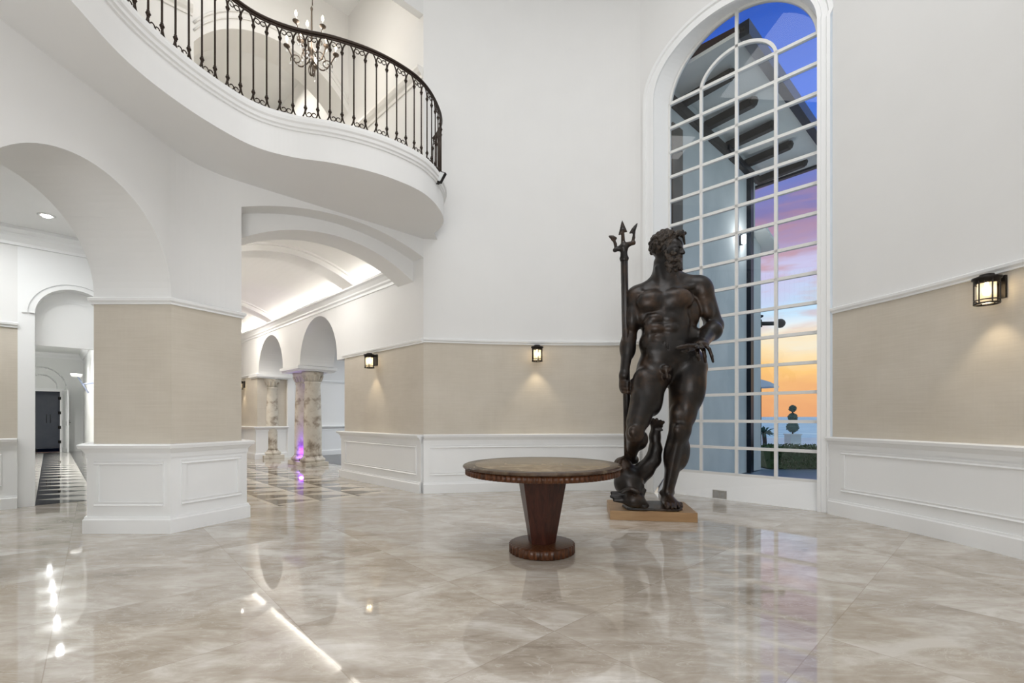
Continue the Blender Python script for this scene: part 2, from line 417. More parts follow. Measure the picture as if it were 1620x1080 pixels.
# corridor right wall, the two arches and the solid part beyond
mb = MB()
bands(mb, [cor(2.77,.83), cor(2.77), cor(0)], .93, 2.39, 2.42)
sweep(mb, [cor(2.77), cor(.75)], [(0,2.40),(0,3.75)], 0, caps=False)
sweep(mb, [cor(.75), cor(0)], [(0,2.40),(0,ZS)], 0, caps=False)
def ztop_arch(t, a, b):
    r = (b-a)/2; return 2.45+math.sqrt(max(0, r*r-(t-(a+b)/2)**2))
p0, p1 = cor(0), cor(14)
for a, b in ((3.12,5.11),(6.25,8.19)):
    arch_wall(mb, p0, p1, a, b, lambda t: ztop_arch(t,a,b), 3.75, e_*.83)
for a, b, z in ((2.77,3.12,2.39),(5.11,6.25,2.45),(8.19,8.3,2.39)):
    for d in (0,.83):
        q0, q1 = cor(a,d), cor(b,d); mb.quad((q0.x,q0.y,z),(q1.x,q1.y,z),(q1.x,q1.y,3.75),(q0.x,q0.y,3.75))
    q = [cor(a,0),cor(b,0),cor(b,.83),cor(a,.83)]; mb.add([(k.x,k.y,z) for k in q], [(0,1,2,3)])
    for t in (a,b):
        if t in (3.12,8.19) or t in (5.11,6.25): q0,q1 = cor(t,0),cor(t,.83); mb.quad((q0.x,q0.y,z),(q1.x,q1.y,z),(q1.x,q1.y,2.46),(q0.x,q0.y,2.46))
struct(mb, 'wall_corridor', WM)
mb = MB(); bands(mb, [cor(14), cor(8.3), cor(8.3,.83)], .93, 2.39, 3.75); struct(mb, 'wall_corridor', WM)
trims([cor(14), cor(8.3), cor(8.3,.83)], .93, 2.39, 6, side='corridor')
mb = MB(); bands(mb, [cor(8.3,.83), cor(8.3,7)], .93, 2.3, 3.6, 'white'); 
q0,q1 = cor(8.26,.80), cor(8.26,1.0); mb.beam((q0.x,q0.y,1.3),(q1.x,q1.y,1.3),.1,2.6,2)
sweep(mb, [cor(8.3,7), cor(-.3,7), cor(-.3,1.05), cor(2.6,1.05)], [(0,0),(0,3.6)], 0, caps=False)
q = [cor(8.3,.83),cor(8.3,7),cor(-.3,7),cor(-.3,.83)]; mb.add([(k.x,k.y,3.6) for k in q], [(0,1,2,3)], 0)
struct(mb, 'wall_salon', WM)
trims([cor(8.3,1.0), cor(8.3,7)], .93, 2.3, 7, side='salon')
# abacus slabs over the columns
for n_, (a, b) in enumerate(((5.06,6.30),(8.14,8.9))):
    mb = MB(); q = cor((a+b)/2,.415); mb.beam((*cor(a,.415),2.40),(*cor(b,.415),2.40),.95 if n_==0 else .95,.075); mb.beam((*cor(a+.04,.415),2.345),(*cor(b-.04,.415),2.345),.86,.04)
    struct(mb, 'trim_%d' % (8+n_), M_TRIM)
# end wall of the corridor
mb = MB(); q0 = B+c_*14-e_*.3; q1 = cor(14,.5); mb.quad((q0.x,q0.y,0),(q1.x,q1.y,0),(q1.x,q1.y,4.6),(q0.x,q0.y,4.6)); struct(mb,'wall_back',M_WHITE)
# cornices and vault of the corridor
mb = MB(); prof = [(-.02,3.50),(.02,3.50),(.02,3.545),(.05,3.57),(.055,3.60),(.10,3.655),(.15,3.675),(.15,3.72),(.13,3.72),(.13,3.69),(-.02,3.69)]
sweep(mb, [cor(14), cor(.76)], prof); struct(mb, 'trim_10', M_TRIM)
mb = MB(); sweep(mb, [B+c_*.76, B+c_*14], prof); struct(mb, 'trim_11', M_TRIM)
mb = MB(); n = 24
def vz(k): return 3.74+.41*math.sin(PI*min(1,max(0,k)))**.85
for i in range(n):
    k0, k1 = i/n, (i+1)/n
    a0 = B+c_*.7+(bc*LBC)*k0; a1 = B+c_*.7+(bc*LBC)*k1; dd = c_*13.4
    mb.add([(a0.x,a0.y,vz(k0)),(a1.x,a1.y,vz(k1)),(*(a1+dd),vz(k1)),(*(a0+dd),vz(k0))], [(0,1,2,3)], 0, True)
    for t0, t1 in ((2.1,2.55),(6.6,7.0)):
        z = lambda k: vz(k)-.13
        f0, f1 = B+c_*t0+bc*LBC*k0, B+c_*t0+bc*LBC*k1; g0, g1 = B+c_*t1+bc*LBC*k0, B+c_*t1+bc*LBC*k1
        mb.add([(*f0,z(k0)),(*f1,z(k1)),(*g1,z(k1)),(*g0,z(k0))], [(0,1,2,3)], 0, True)
        mb.quad((*f0,z(k0)),(*f1,z(k1)),(*f1,vz(k1)),(*f0,vz(k0))); mb.quad((*g0,z(k0)),(*g1,z(k1)),(*g1,vz(k1)),(*g0,vz(k0)))
        h0, h1 = f0-c_*.06, f1-c_*.06
        mb.add([(*h0,vz(k0)-.035),(*h1,vz(k1)-.035),(*f1,vz(k1)-.035),(*f0,vz(k0)-.035)], [(0,1,2,3)], 0, True)
        mb.quad((*h0,vz(k0)-.035),(*h1,vz(k1)-.035),(*h1,vz(k1)),(*h0,vz(k0)))
struct(mb, 'ceiling', M_VAULT)
# cove strips (real concealed lamps on top of the cornices)
for s, base_p in ((1, cor(0,0)), (-1, B)):
    q = base_p+c_*5.2-e_*(.07*s)
    a = area('cove_light', (q.x,q.y,3.705), .05, 44, (1,.95,.89), sy=8.6)
    a.rotation_euler = (PI, 0, math.atan2(c_.y,c_.x)-PI/2); a.data.size = .05
    if s < 0: a.rotation_euler = (PI,0,-(math.atan2(c_.y,c_.x)-PI/2)) if False else (PI,0,math.atan2(c_.y,c_.x)-PI/2)

# ---- foyer back wall, window bay, right wall
wb = [Vector((x,y,0)) for x,y in [(-1.41,7.25),(-.3,7.46),(.6,7.56),(1.3,7.585),(1.65,7.585),(1.88,7.55),(2.02,7.50),(2.105,7.452)]]
wback = [V2(p) for p in catmull(wb, 6)]
mb = MB(); bands(mb, wback, .935, 2.40, ZTOP); struct(mb, 'wall_back', WM)
Lb = plen(wback)
trims(wback, .935, 2.40, 3, panels=[(.1, Lb-.12, .28,.76)], side='back')
# make the corner rail meet: corridor side trims
trims([cor(2.77,.83), cor(2.77), cor(0)], .93, 2.39, 4, panels=[(.83+.12, .83+2.77-.12, .28,.76)], side='corridor')

wr = [(4.03,5.72),(4.10,5.45),(4.25,4.9),(4.37,4.25),(4.42,3.9),(4.50,3.2),(4.48,2.2),(4.2,1.0),(3.6,-.4),(2.4,-1.7),(.8,-2.5),(-.8,-2.7),(-2.2,-2.3)]
wright = [V2(p) for p in catmull([Vector((*p,0)) for p in wr], 6)]
mb = MB(); 
bands(mb, wright, .965, 2.505, ZTOP); struct(mb, 'wall_right', WM)
trims(wright, .965, 2.505, 5, base_z=.19, panels=[(.16, 2.0, .30,.80),(2.12,4.4,.30,.80)], side='right')

# window bay
G0 = V2((2.56,7.40)); G1 = V2((4.06,6.0))             # glass line
F0 = V2((2.28,7.30)); F1 = V2((3.925,5.85))           # front line of the reveal
O0 = V2((2.085,7.43)); 
SPR = 6.28; SILL = .36
fd = (F1-F0).normalized(); LF = (F1-F0).length; fn = V2((fd.y,-fd.x))
gd = (G1-G0).normalized(); LG = (G1-G0).length
def ell(k, rise): return rise*math.sqrt(max(0,1-(2*k-1)**2))
mb = MB(); n = 48
CW = .19
def casing_pt(k, off, z0=SPR, rise=1.0):
    # k 0..1 along outline: left jamb, arch, right jamb ; returns (s, z)
    pass
out = []   # outline of opening in (s,z) on the front line
for z in (0, SPR): out.append((0.0, z))
for i in range(1, n): a = PI*i/n; out.append((LF/2-LF/2*math.cos(a), SPR+.86*math.sin(a)))
for z in (SPR, 0): out.append((LF, z))
outO = []
for z in (0, SPR): outO.append((-CW, z))
for i in range(1, n): a = PI*i/n; outO.append((LF/2-(LF/2+CW)*math.cos(a), SPR+(.86+CW)*math.sin(a)))
for z in (SPR, 0): outO.append((LF+CW*.8, z))
def fp3(s, z, o=0): q = F0+fd*s+fn*o; return (q.x,q.y,z)
# planar wall around
s_l, s_r = -.24, LF+.17
for i in range(len(out)-1):
    (s0,z0),(s1,z1) = out[i], out[i+1]
    if i == 0: mb.quad(fp3(s_l,0),fp3(0,0),fp3(0,SPR),fp3(s_l,SPR),1); mb.quad(fp3(s_l,SPR),fp3(0,SPR),fp3(0,ZTOP),fp3(s_l,ZTOP),1); continue
    if i == len(out)-2: mb.quad(fp3(s_r,0),fp3(LF,0),fp3(LF,SPR),fp3(s_r,SPR),1); mb.quad(fp3(s_r,SPR),fp3(LF,SPR),fp3(LF,ZTOP),fp3(s_r,ZTOP),1); continue
    mb.quad(fp3(s0,z0),fp3(s1,z1),fp3(s1,ZTOP),fp3(s0,ZTOP),1)
# reveal (ruled to the glass line)
gout = []
for z in (SILL, SPR): gout.append((0.0, z))
for i in range(1, n): a = PI*i/n; gout.append((LG/2-LG/2*math.cos(a), SPR+.92*math.sin(a)**1.15))
for z in (SPR, SILL): gout.append((LG, z))
def gp3(s, z, o=0): q = G0+gd*s+V2((gd.y,-gd.x))*o; return (q.x,q.y,z)
for i in range(len(out)-1):
    a, b, c2, d2 = fp3(*out[i]), fp3(*out[i+1]), gp3(*gout[i+1]), gp3(*gout[i])
    mb.add([a,b,c2,d2], [(0,1,2,3)], 0, 0 < i < len(out)-2)
# apron under the sill
mb.quad(fp3(0,0,-.13),fp3(LF,0,-.02),gp3(LG,SILL,.02),gp3(0,SILL,.02))
struct(mb, 'wall_bay', [M_TRIM, M_WHITE])
# casing moulding
mb = MB()
steps = [(0.0,0.0),(0.0,.035),(.25,.035),(.30,.02),(.62,.02),(.68,.045),(.92,.045),(1.0,0.0)]
for (f0,o0),(f1,o1) in zip(steps, steps[1:]):
    for i in range(len(out)-1):
        def L(i, f): return (out[i][0]*(1-f)+outO[i][0]*f, out[i][1]*(1-f)+outO[i][1]*f)
        a = fp3(*L(i,f0), o0); b = fp3(*L(i+1,f0), o0); c3 = fp3(*L(i+1,f1), o1); d3 = fp3(*L(i,f1), o1)
        mb.add([a,b,c3,d3], [(0,1,2,3)], 0, 0 < i < len(out)-2)
struct(mb, 'trim_12', M_TRIM)
# window frame
M_SASH = mat('white_window_bars', (.78,.78,.76), .4)[0]
mb = MB(); bw = .042
rowz = [SILL+(SPR-SILL)*k/15 for k in range(0,16)]
def gbar(s0,z0,s1,z1,w=bw,dep=.05): 
    a = Vector(gp3(s0,z0)); b = Vector(gp3(s1,z1)); mb.beam(a,b,dep,w,up=(0,0,1)) if abs(z1-z0) < 1e-6 else mb.beam(a,b,w,dep,up=(-(gd.y),gd.x,0))
for k in range(16): gbar(0,rowz[k],LG,rowz[k])
for k in range(5):
    zt = SPR
    if k == 2: zt = SPR+.92
    gbar(LG*k/4,SILL,LG*k/4,zt)
def arc(c_s, c_z, rx, rz, w=bw):
    pts = [(c_s-rx*math.cos(PI*i/40), c_z+rz*math.sin(PI*i/40)**1.15) for i in range(41)]
    pin = [(c_s-(rx-w)*math.cos(PI*i/40), c_z+(rz-w)*math.sin(PI*i/40)**1.15) for i in range(41)]
    for i in range(40):
        for o in (.025,-.025): mb.quad(gp3(*pts[i],o),gp3(*pts[i+1],o),gp3(*pin[i+1],o),gp3(*pin[i],o))
        mb.quad(gp3(*pts[i],.025),gp3(*pts[i+1],.025),gp3(*pts[i+1],-.025),gp3(*pts[i],-.025))
        mb.quad(gp3(*pin[i],.025),gp3(*pin[i+1],.025),gp3(*pin[i+1],-.025),gp3(*pin[i],-.025))
arc(LG/2, SPR, LG/2, .92); arc(LG/2, SPR, LG/4+bw/2, .40)
win = struct(mb, 'window_1', M_SASH)
mg = bpy.data.materials.new('window_glass'); mg.use_nodes = True; N = NT(mg.node_tree); mg.node_tree.nodes.clear()
tr = N.new('ShaderNodeBsdfTransparent'); tr.inputs[0].default_value = (.93,.95,.95,1)
gl = N.new('ShaderNodeBsdfGlossy'); gl.inputs['Roughness'].default_value = 0.0
fr = N.new('ShaderNodeFresnel'); fr.inputs[0].default_value = 1.5
ms = N.new('ShaderNodeMixShader'); N.link(N.math('MULTIPLY', fr.outputs[0], 1.0), ms.inputs[0]); N.link(tr.outputs[0], ms.inputs[1]); N.link(gl.outputs[0], ms.inputs[2])
om = N.new('ShaderNodeOutputMaterial'); N.link(ms.outputs[0], om.inputs[0])
M_WGLASS = mg
gv = [gp3(s,z,-.004) for s,z in gout]
g = MB().add(gv, [tuple(range(len(gv)))]).build('window_glass', M_WGLASS, win)

# ---- gallery: end wall with the arched doorway
DW = .78; TY = 2.27
mb = MB()
bands(mb, [w1(-3.2), w1(-.16)], .93, 2.40, 3.72)
bands(mb, [w1(DW+.16), w1(1.6)], .93, 2.40, 3.72)
for a, b in ((-.16,0),(DW,DW+.16)):
    q0,q1 = w1(a),w1(b); mb.quad((*q0,0),(*q1,0),(*q1,3.72),(*q0,3.72),2)
arch_wall(mb, w1(0), w1(DW), 0, DW, lambda s: 2.62+math.sqrt(max(0,(DW/2)**2-(s-DW/2)**2)), 3.72, c_*.24, mi=2)
for s in (0,DW):
    q0,q1 = w1(s),w1(s,.24); mb.quad((*q0,0),(*q1,0),(*q1,2.63),(*q0,2.63),2)
q0,q1 = w1(0,.2),w1(DW,.2); mb.beam((*q0,2.24),(*q1,2.24),.08,.06,2)
mb.quad((*w1(0,.17),TY),(*w1(DW,.17),TY),(*w1(DW,.17),3.1),(*w1(0,.17),3.1),2)
struct(mb, 'wall_gallery', WM)
mb = MB()   # archivolt + panel mouldings of the doorway
for r0, r1, o in ((DW/2+.0,DW/2+.05,.03),(DW/2+.07,DW/2+.12,.02)):
    for i in range(24):
        a0,a1 = PI*i/24, PI*(i+1)/24
        pp = lambda r,a,oo: (*(w1(DW/2-r*math.cos(a))-c_*oo), 2.62+r*math.sin(a))
        mb.quad(pp(r0,a0,o),pp(r0,a1,o),pp(r1,a1,o),pp(r1,a0,o)); mb.quad(pp(r1,a0,o),pp(r1,a1,o),pp(r1,a1,0),pp(r1,a0,0)); mb.quad(pp(r0,a0,o),pp(r0,a1,o),pp(r0,a1,0),pp(r0,a0,0))
rr = DW/2-.05
for i in range(24):
    a0,a1 = PI*i/24, PI*(i+1)/24
    pp = lambda r,a,oo: (*(w1(DW/2-r*math.cos(a),.17)-c_*oo), 2.56+r*math.sin(a)*.9)
    mb.quad(pp(rr,a0,.012),pp(rr,a1,.012),pp(rr-.02,a1,.012),pp(rr-.02,a0,.012))
struct(mb, 'trim_13', M_TRIM)
trims([w1(-3.2), w1(-.16)], .93, 2.40, 14, panels=[(.2,2.9,.30,.75)], side='gallery')
mb = MB(); sweep(mb, [w1(-3.2), w1(1.6)], [(-.02,3.50),(.03,3.50),(.03,3.54),(.09,3.60),(.10,3.64),(.17,3.68),(.17,3.73),(-.02,3.73)]); struct(mb, 'trim_15', M_TRIM)
mb = MB(); sweep(mb, [V2((-4.48,2.99)), V2((-5.6,1.6)), w1(-3.2)], [(0,0),(0,3.72)], 0, caps=False); struct(mb, 'wall_gallery', M_WHITE)
q = [V2((-4.40,2.9)),V2((-5.7,1.5)),w1(-3.3),w1(1.7),V2((-5.7,6.9)),V2((-4.40,4.85))]
struct(MB().add([(*k,3.72) for k in q], [tuple(range(6))]), 'ceiling', M_WHITE)

# ---- far passage behind the doorway
M_PW = plaster('passage_white', (.82,.83,.82), 2, .01)
mb = MB()
UR = .97; UL = -1.25; TF = 13.2
for a, b in ((w1(UR,.24),w1(UR,TF)),(w1(UL,.24),w1(UL,TF))): mb.quad((*a,0),(*b,0),(*b,3.4),(*a,3.4))
for a, b in ((UL,0.0),(DW,UR)): mb.quad((*w1(a,.25),0),(*w1(b,.25),0),(*w1(b,.25),3.4),(*w1(a,.25),3.4))
d0, d1 = -.55, .38
for a, b, z0 in ((UL,d0,0),(d0,d1,2.08),(d1,UR,0)): mb.quad((*w1(a,TF),z0),(*w1(b,TF),z0),(*w1(b,TF),3.4),(*w1(a,TF),3.4))
mb.quad((*w1(UL,.24),3.4),(*w1(UR,.24),3.4),(*w1(UR,TF),3.4),(*w1(UL,TF),3.4))
struct(mb, 'wall_passage', M_PW)
mb = MB()
for s in (d0-.05,d1+.05): mb.beam((*w1(s,TF-.03),0),(*w1(s,TF-.03),2.13),.10,.06, up=(c_.x,c_.y,0))
mb.beam((*w1(d0-.1,TF-.03),2.13),(*w1(d1+.1,TF-.03),2.13),.06,.10)
sweep(mb, [w1(UL,TF), w1(UR,TF), w1(UR,.3)], [(0,3.22),(.03,3.22),(.04,3.27),(.10,3.34),(.12,3.40)])
sweep(mb, [w1(UR,TF), w1(UR,.3)], [(0,0),(.03,0),(.03,.16),(.02,.18),(0,.18)])
for R0 in (.62,.40):
    for i in range(20):
        a0,a1 = PI*i/20, PI*(i+1)/20; cu = -.085
        pp = lambda r,a: (*w1(cu-r*math.cos(a),TF-.02), 2.18+r*math.sin(a)*1.15)
        mb.tube([pp(R0,a0),pp(R0,a1)], .018, 4)
struct(mb, 'trim_16', M_TRIM)
# open door leaf with hinges and lever
door = struct(MB().box((0,0,1.06),(.78,.04,2.1)), 'door_1', M_TRIM)
door.location = (*w1(d1+.12,TF-.36),0); door.rotation_euler = (0,0,math.atan2(c_.y,c_.x)+math.radians(10))
dp = MB()
for z0,z1 in ((.15,.9),(1.08,1.98)):
    for z in (z0,z1): dp.box((0,-.024,z),(.52,.012,.03)); dp.box((0,.024,z),(.52,.012,.03))
    for x in (-.26,.26): dp.box((x,-.024,(z0+z1)/2),(.03,.012,z1-z0)); dp.box((x,.024,(z0+z1)/2),(.03,.012,z1-z0))
dp.build('door_panel', M_TRIM, door)
M_DKMETAL = mat('dark_bronze_hardware', (.03,.027,.025), .4, .8)[0]
h = MB(); h.box((-.33,-.03,1.02),(.03,.02,.18)); h.tube([(-.33,-.03,1.02),(-.33,-.07,1.02),(-.22,-.07,1.02)],.01,6); h.build('door_handle', M_DKMETAL, door)
for z in (.35,.85,1.35,1.85):
    q = w1(d1-.01,TF-.07); tag(MB().box((q.x,q.y,z),(.05,.05,.10)).build('hinge', M_DKMETAL, None), kind='structure').name = 'trim_17'
# dark room behind
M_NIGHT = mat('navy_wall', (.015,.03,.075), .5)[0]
mb = MB(); a,b,cc,dd_ = w1(-1.6,TF+.05), w1(1.5,TF+.05), w1(1.5,TF+3.2), w1(-1.6,TF+3.2)
for p,q in ((a,dd_),(dd_,cc),(cc,b)): mb.quad((*p,0),(*q,0),(*q,2.7),(*p,2.7))
mb.add([(*k,2.7) for k in (a,b,cc,dd_)], [(0,1,2,3)]); mb.add([(*k,.002) for k in (a,b,cc,dd_)], [(0,1,2,3)])
struct(mb, 'wall_night', M_NIGHT)
M_CAB = varied('charcoal_cabinet', (.05,.06,.085), (.065,.075,.10), 3, rough=.3)
cb = empty('tall_cabinet', (*w1(.10,TF+.9),0), math.atan2(e_.y,e_.x))
tag(cb, 'tall charcoal cabinet in the dark room beyond the open far door', 'cabinet')
MB().box((0,0,1.15),(.75,.55,2.1)).build('body', M_CAB, cb)
for x in (-.185,.185):
    d = MB().box((x,-.29,1.15),(.35,.03,2.0)).build('door', M_CAB, cb)
    MB().tube([(x*.25,-.32,1.0),(x*.25,-.32,1.3)],.008,6).build('handle', M_DKMETAL, d)
for x in (-.3,.3): MB().box((x,0,.05),(.06,.45,.1)).build('leg', M_DKMETAL, cb)
point('night_room_light', (*w1(-.3,TF+1.8),2.2), 5, (.35,.55,1))

# ------------------------------------------------------------------ upper floor
edge = [(-2.1,-2.0),(-2.15,-.8),(-2.35,.4),(-2.62,1.4),(-2.86,2.3),(-3.0,3.08),(-3.07,3.62),(-3.01,4.09),(-2.87,4.50),(-2.69,4.79),(-2.40,4.97),(-1.97,5.10),(-1.55,5.32),(-1.21,5.64),(-1.05,5.95),(-.98,6.34),(-1.0,6.64),(-1.10,6.88),(-1.20,7.03)]
ed = [V2(p) for p in catmull([Vector((*p,0)) for p in edge], 8)]
mb = MB()
sweep(mb, ed, [(0,ZS),(0,4.335),(.014,4.34),(.014,4.365),(.03,4.375),(.03,4.41),(.045,4.425),(.045,4.46),(.03,ZF),(-.05,ZF)], 0, caps=False)
pts = ed+[V2((-1.20,7.32)), Cc+V2((.02,.05)), Cc+c_*.1, B+c_*.1, A+V2((-.1,.05)), Z0+V2((-.12,0)), V2((-3.8,.5)), V2((-3.3,-2.3))]
mb.add([(p.x,p.y,ZS) for p in pts], [tuple(range(len(pts)))]); mb.add([(p.x,p.y,ZF) for p in pts], [tuple(range(len(pts)))])
struct(mb, 'floor_balcony', M_WHITE)
up = [Cc+c_*.1, cor(9,.3), w1(-3,8), V2((-13,2)), V2((-9,-3)), V2((-3.3,-2.3)), V2((-3.8,.5)), Z0+V2((-.12,0)), A+V2((-.1,.05)), B+c_*.1]
struct(MB().add([(p.x,p.y,ZF-.003) for p in up], [tuple(range(len(up)))]), 'floor_upper', varied('upper_carpet', (.55,.52,.46), (.6,.57,.5), 8, rough=.8))
# header over the balcony opening
hp = [V2((-2.2,-2.3)), V2((-3.4,-.6)), V2((-3.7,1.5)), Z0, A, B, Cc]
mb = MB(); sweep(mb, hp, [(0,7.62),(0,ZTOP)], 0, caps=False); sweep(mb, hp, [(0,7.62),(-.12,7.62),(-.12,ZTOP)], 0, caps=False); struct(mb, 'wall_header', M_WHITE)
# upper hall walls
mb = MB()
sweep(mb, [cor(9), cor(0)], [(0,ZF),(0,ZTOP)], 0, caps=False)
TT = 2.6
tw = lambda s, t: B+bc*s+c_*t
arch_wall(mb, tw(0,TT), tw(LBC,TT), 0, LBC, lambda s: circ(s,0,LBC,7.25,.72), ZTOP, c_*.62)
q0,q1 = tw(-5,TT), tw(0,TT); mb.quad((*q0,ZF),(*q1,ZF),(*q1,ZTOP),(*q0,ZTOP))
q0,q1 = tw(0,TT), tw(0,TT+5.2); mb.quad((*q0,ZF),(*q1,ZF),(*q1,ZTOP),(*q0,ZTOP))
q0,q1 = tw(0,TT+5.2), tw(LBC+.2,TT+5.2); mb.quad((*q0,ZF),(*q1,ZF),(*q1,ZTOP),(*q0,ZTOP))
sweep(mb, [V2((-2.2,-2.6)), V2((-7,-1.5)), tw(-5,TT)], [(0,ZF),(0,ZTOP)], 0, caps=False)
struct(mb, 'wall_upper', M_CREAM)
mb = MB(); pr = [(-.01,6.62),(.02,6.62),(.03,6.66),(.07,6.70),(.10,6.75),(.10,6.79),(-.01,6.79)]
sweep(mb, [cor(7.8), cor(.02)], pr); sweep(mb, [tw(-5,TT), tw(-.02,TT)], [(o,z+1.02) for o,z in pr]); struct(mb, 'trim_18', mat('cream_trim',(.84,.82,.78),.4)[0])
# archivolt moulding of the upper arch
mb = MB()
for off_, w_ in ((.18,.03),(.30,.04)):
    pts = []
    for i in range(41):
        s = LBC*i/40; pts.append((*(tw(s,TT)-c_*.01), circ(s,0,LBC,7.25,.72)+off_))
    mb.tube(pts, w_*.5, 6)
struct(mb, 'trim_19', M_CREAM)
# ceilings over foyer and hall
cp = [(-14,-5),(6,-5),(5.0,2),(4.6,4.6),(4.15,5.62),(2.2,7.34),(2.0,7.8),(-1.2,7.8),(-3,18),(-14,18)]
struct(MB().add([(*k,ZTOP) for k in cp], [tuple(range(len(cp)))]), 'ceiling', M_WHITE)
area('fill_light_upper_corridor', (*tw(1.2,TT+2.4),8.9), 1.2, 60, (1,.95,.88))  # fill added beyond the upper arch, no lamp to carry it
# ================================================================== exterior
M_STUCCO = varied('grey_stucco', (.50,.52,.50), (.62,.63,.60), 1.2, rough=.9)
M_EAVE = varied('pale_soffit_board', (.70,.70,.66), (.78,.77,.72), 2, rough=.8)
M_RAFT = varied('dark_rafter_wood', (.03,.024,.02), (.05,.04,.032), 4, rough=.6)
M_GUTTER = mat('dark_gutter_metal', (.02,.025,.035), .3, .7)[0]
wd = V2((.741,.671)); wn_ = V2((.671,-.741))        # along the garden wing / out from it
WC = V2((5.74,10.5)); 
def wg(q, o=0): return WC-wd*q+wn_*o               # q metres back from the far corner
bw = empty('garden_wing', (*wg(3),0)); bwo = Vector(bw.location)
tag(bw, 'grey stucco wing of the house outside the tall window, with deep rafter eaves', 'building')
def ext(mb, name, m, parent=None): 
    mb.v = [tuple(Vector(v)-bwo) for v in mb.v]; return mb.build(name, m, bw if parent is None else parent)
mb = MB()
ZE = 6.72
for q0, q1, zt in ((4.15,.35,ZE+.25),(.35,0,5.35)):
    a,b,c,d = wg(q0),wg(q1),wg(q1,-2.4),wg(q0,-2.4)
    mb.quad((*a,0),(*b,0),(*b,zt),(*a,zt)); mb.quad((*b,0),(*c,0),(*c,zt),(*b,zt)); mb.quad((*a,zt),(*b,zt),(*c,zt),(*d,zt))
ext(mb, 'wall', M_STUCCO)
mb = MB(); mb.beam((*wg(.75,.04),0),(*wg(.75,.04),6.5),.16,.1); mb.beam((*wg(.75,.04),6.5),(*wg(2.0,.04),6.6),.16,.1); ext(mb, 'downpipe', M_GUTTER)
mb = MB(); mb.beam((*wg(.55,.05),5.35),(*wg(-.25,.05),5.10),.5,.06); ext(mb,'wall_cap', M_EAVE)
OV = 1.28; E1 = -.62
mb = MB()
# soffit and roof
a,b,c,d = wg(4.33,-.2),wg(E1,-.2),wg(E1,OV),wg(4.33,OV)
mb.box(((a.x+c.x)/2,(a.y+c.y)/2,ZE+.16),((c-d).length,(d-a).length,.06),rz=math.atan2(wd.y,wd.x)); 
e1,e2,e3,e4 = wg(0,-.2),wg(E1,-.2),wg(E1,-2.6),wg(0,-2.6)
mb.add([(*k,ZE+.13) for k in (e1,e2,e3,e4)], [(0,1,2,3)])
ext(mb, 'soffit', M_EAVE)
q = wg(1.25,.10); el_ = empty('exterior_wall_lamp', (q.x,q.y,4.95)); tag(el_, 'small bright lamp high on the garden wing wall outside the window', 'wall lamp')
MB().lathe([(0,-.10),(.045,-.09),(.05,.08),(0,.09)],n=14).build('diffuser', emis('cool_white_lamp',(.9,.95,1),4*EXPO), el_)
MB().box((-.05*wn_.x,-.05*wn_.y,0),(.05,.05,.22)).build('bracket', M_GUTTER, el_)
point('exterior_lamp_light', (q.x+wn_.x*.15,q.y+wn_.y*.15,5.0), 13, (.92,.96,1), .06)
mb = MB(); mb.beam((*wg(4.33,OV),ZE+.16),(*wg(E1,OV),ZE+.16),.14,.22); mb.beam((*wg(E1,OV+.07),ZE+.16),(*wg(E1,-2.6),ZE+.16),.10,.16); ext(mb, 'gutter', M_GUTTER)
mb = MB(); a,b,c,d = wg(4.3,OV),wg(E1,OV),wg(E1+1.5,-1),wg(4.3,-1)
mb.quad((*a,ZE+.28),(*b,ZE+.28),(*c,ZE+.5),(*d,ZE+.5)); mb.quad((*b,ZE+.28),(*wg(E1,-2.6),ZE+.28),(*wg(E1+1.5,-2.6),ZE+.5),(*c,ZE+.5)); ext(mb, 'roof', varied('clay_roof_tile',(.12,.07,.05),(.2,.11,.08),6,rough=.8))
for k in range(5):
    q = 3.75-k*.95
    mb = MB(); mb.beam((*wg(q,-.1),ZE-.02),(*wg(q,OV-.42),ZE+.02),.11,.15); p = wg(q,OV-.42); mb.ball((p.x,p.y,ZE+.02),(.075,.075,.09),8)
    ext(mb, 'rafter_tail', M_RAFT)
for k in range(3):
    q = -.1; o_ = -.5-k*.7
    mb = MB(); mb.beam((*wg(q+.3,o_),ZE-.02),(*wg(E1+.12,o_),ZE-.02),.14,.18); p = wg(E1+.12,o_); mb.ball((p.x,p.y,ZE-.02),(.09,.09,.11),8); ext(mb, 'rafter_tail', M_RAFT)
mb = MB(); mb.beam((*wg(4.15,.02),ZE-.16),(*wg(.3,.02),ZE-.16),.12,.16); ext(mb, 'wall_plate', M_RAFT)
# brown upright board standing in for a reflection in the window glass
M_REFL = varied('brown_reflection', (.10,.085,.065), (.15,.12,.09), 5, rough=.6)
mb = MB(); 
mb.beam((*wg(3.95,.03),.1),(*wg(3.95,.03),6.2),.34,.05,up=(wn_.x,wn_.y,0)); sh = ext(mb, 'reflection_board', M_REFL)

# ground outside
M_DECK = varied('blue_grey_deck', (.16,.21,.27), (.22,.27,.33), 2, rough=.35, stretch=(1,12,1))
struct(MB().add([(2.0,7.9,-.02),(4.9,5.1,-.02),(16,8.0,-.02),(16,10.7,-.02),(4,10.7,-.02),(2.5,9.5,-.02)], [(0,1,2,3,4,5)]), 'floor_deck', M_DECK)
M_TERR = varied('pale_terrace_stone', (.52,.60,.64), (.62,.69,.71), 1, rough=.6)
struct(MB().add([(2,10.6,-.03),(60,10.6,-.03),(60,27,-.03),(2,27,-.03)], [(0,1,2,3)]), 'floor_terrace', M_TERR)
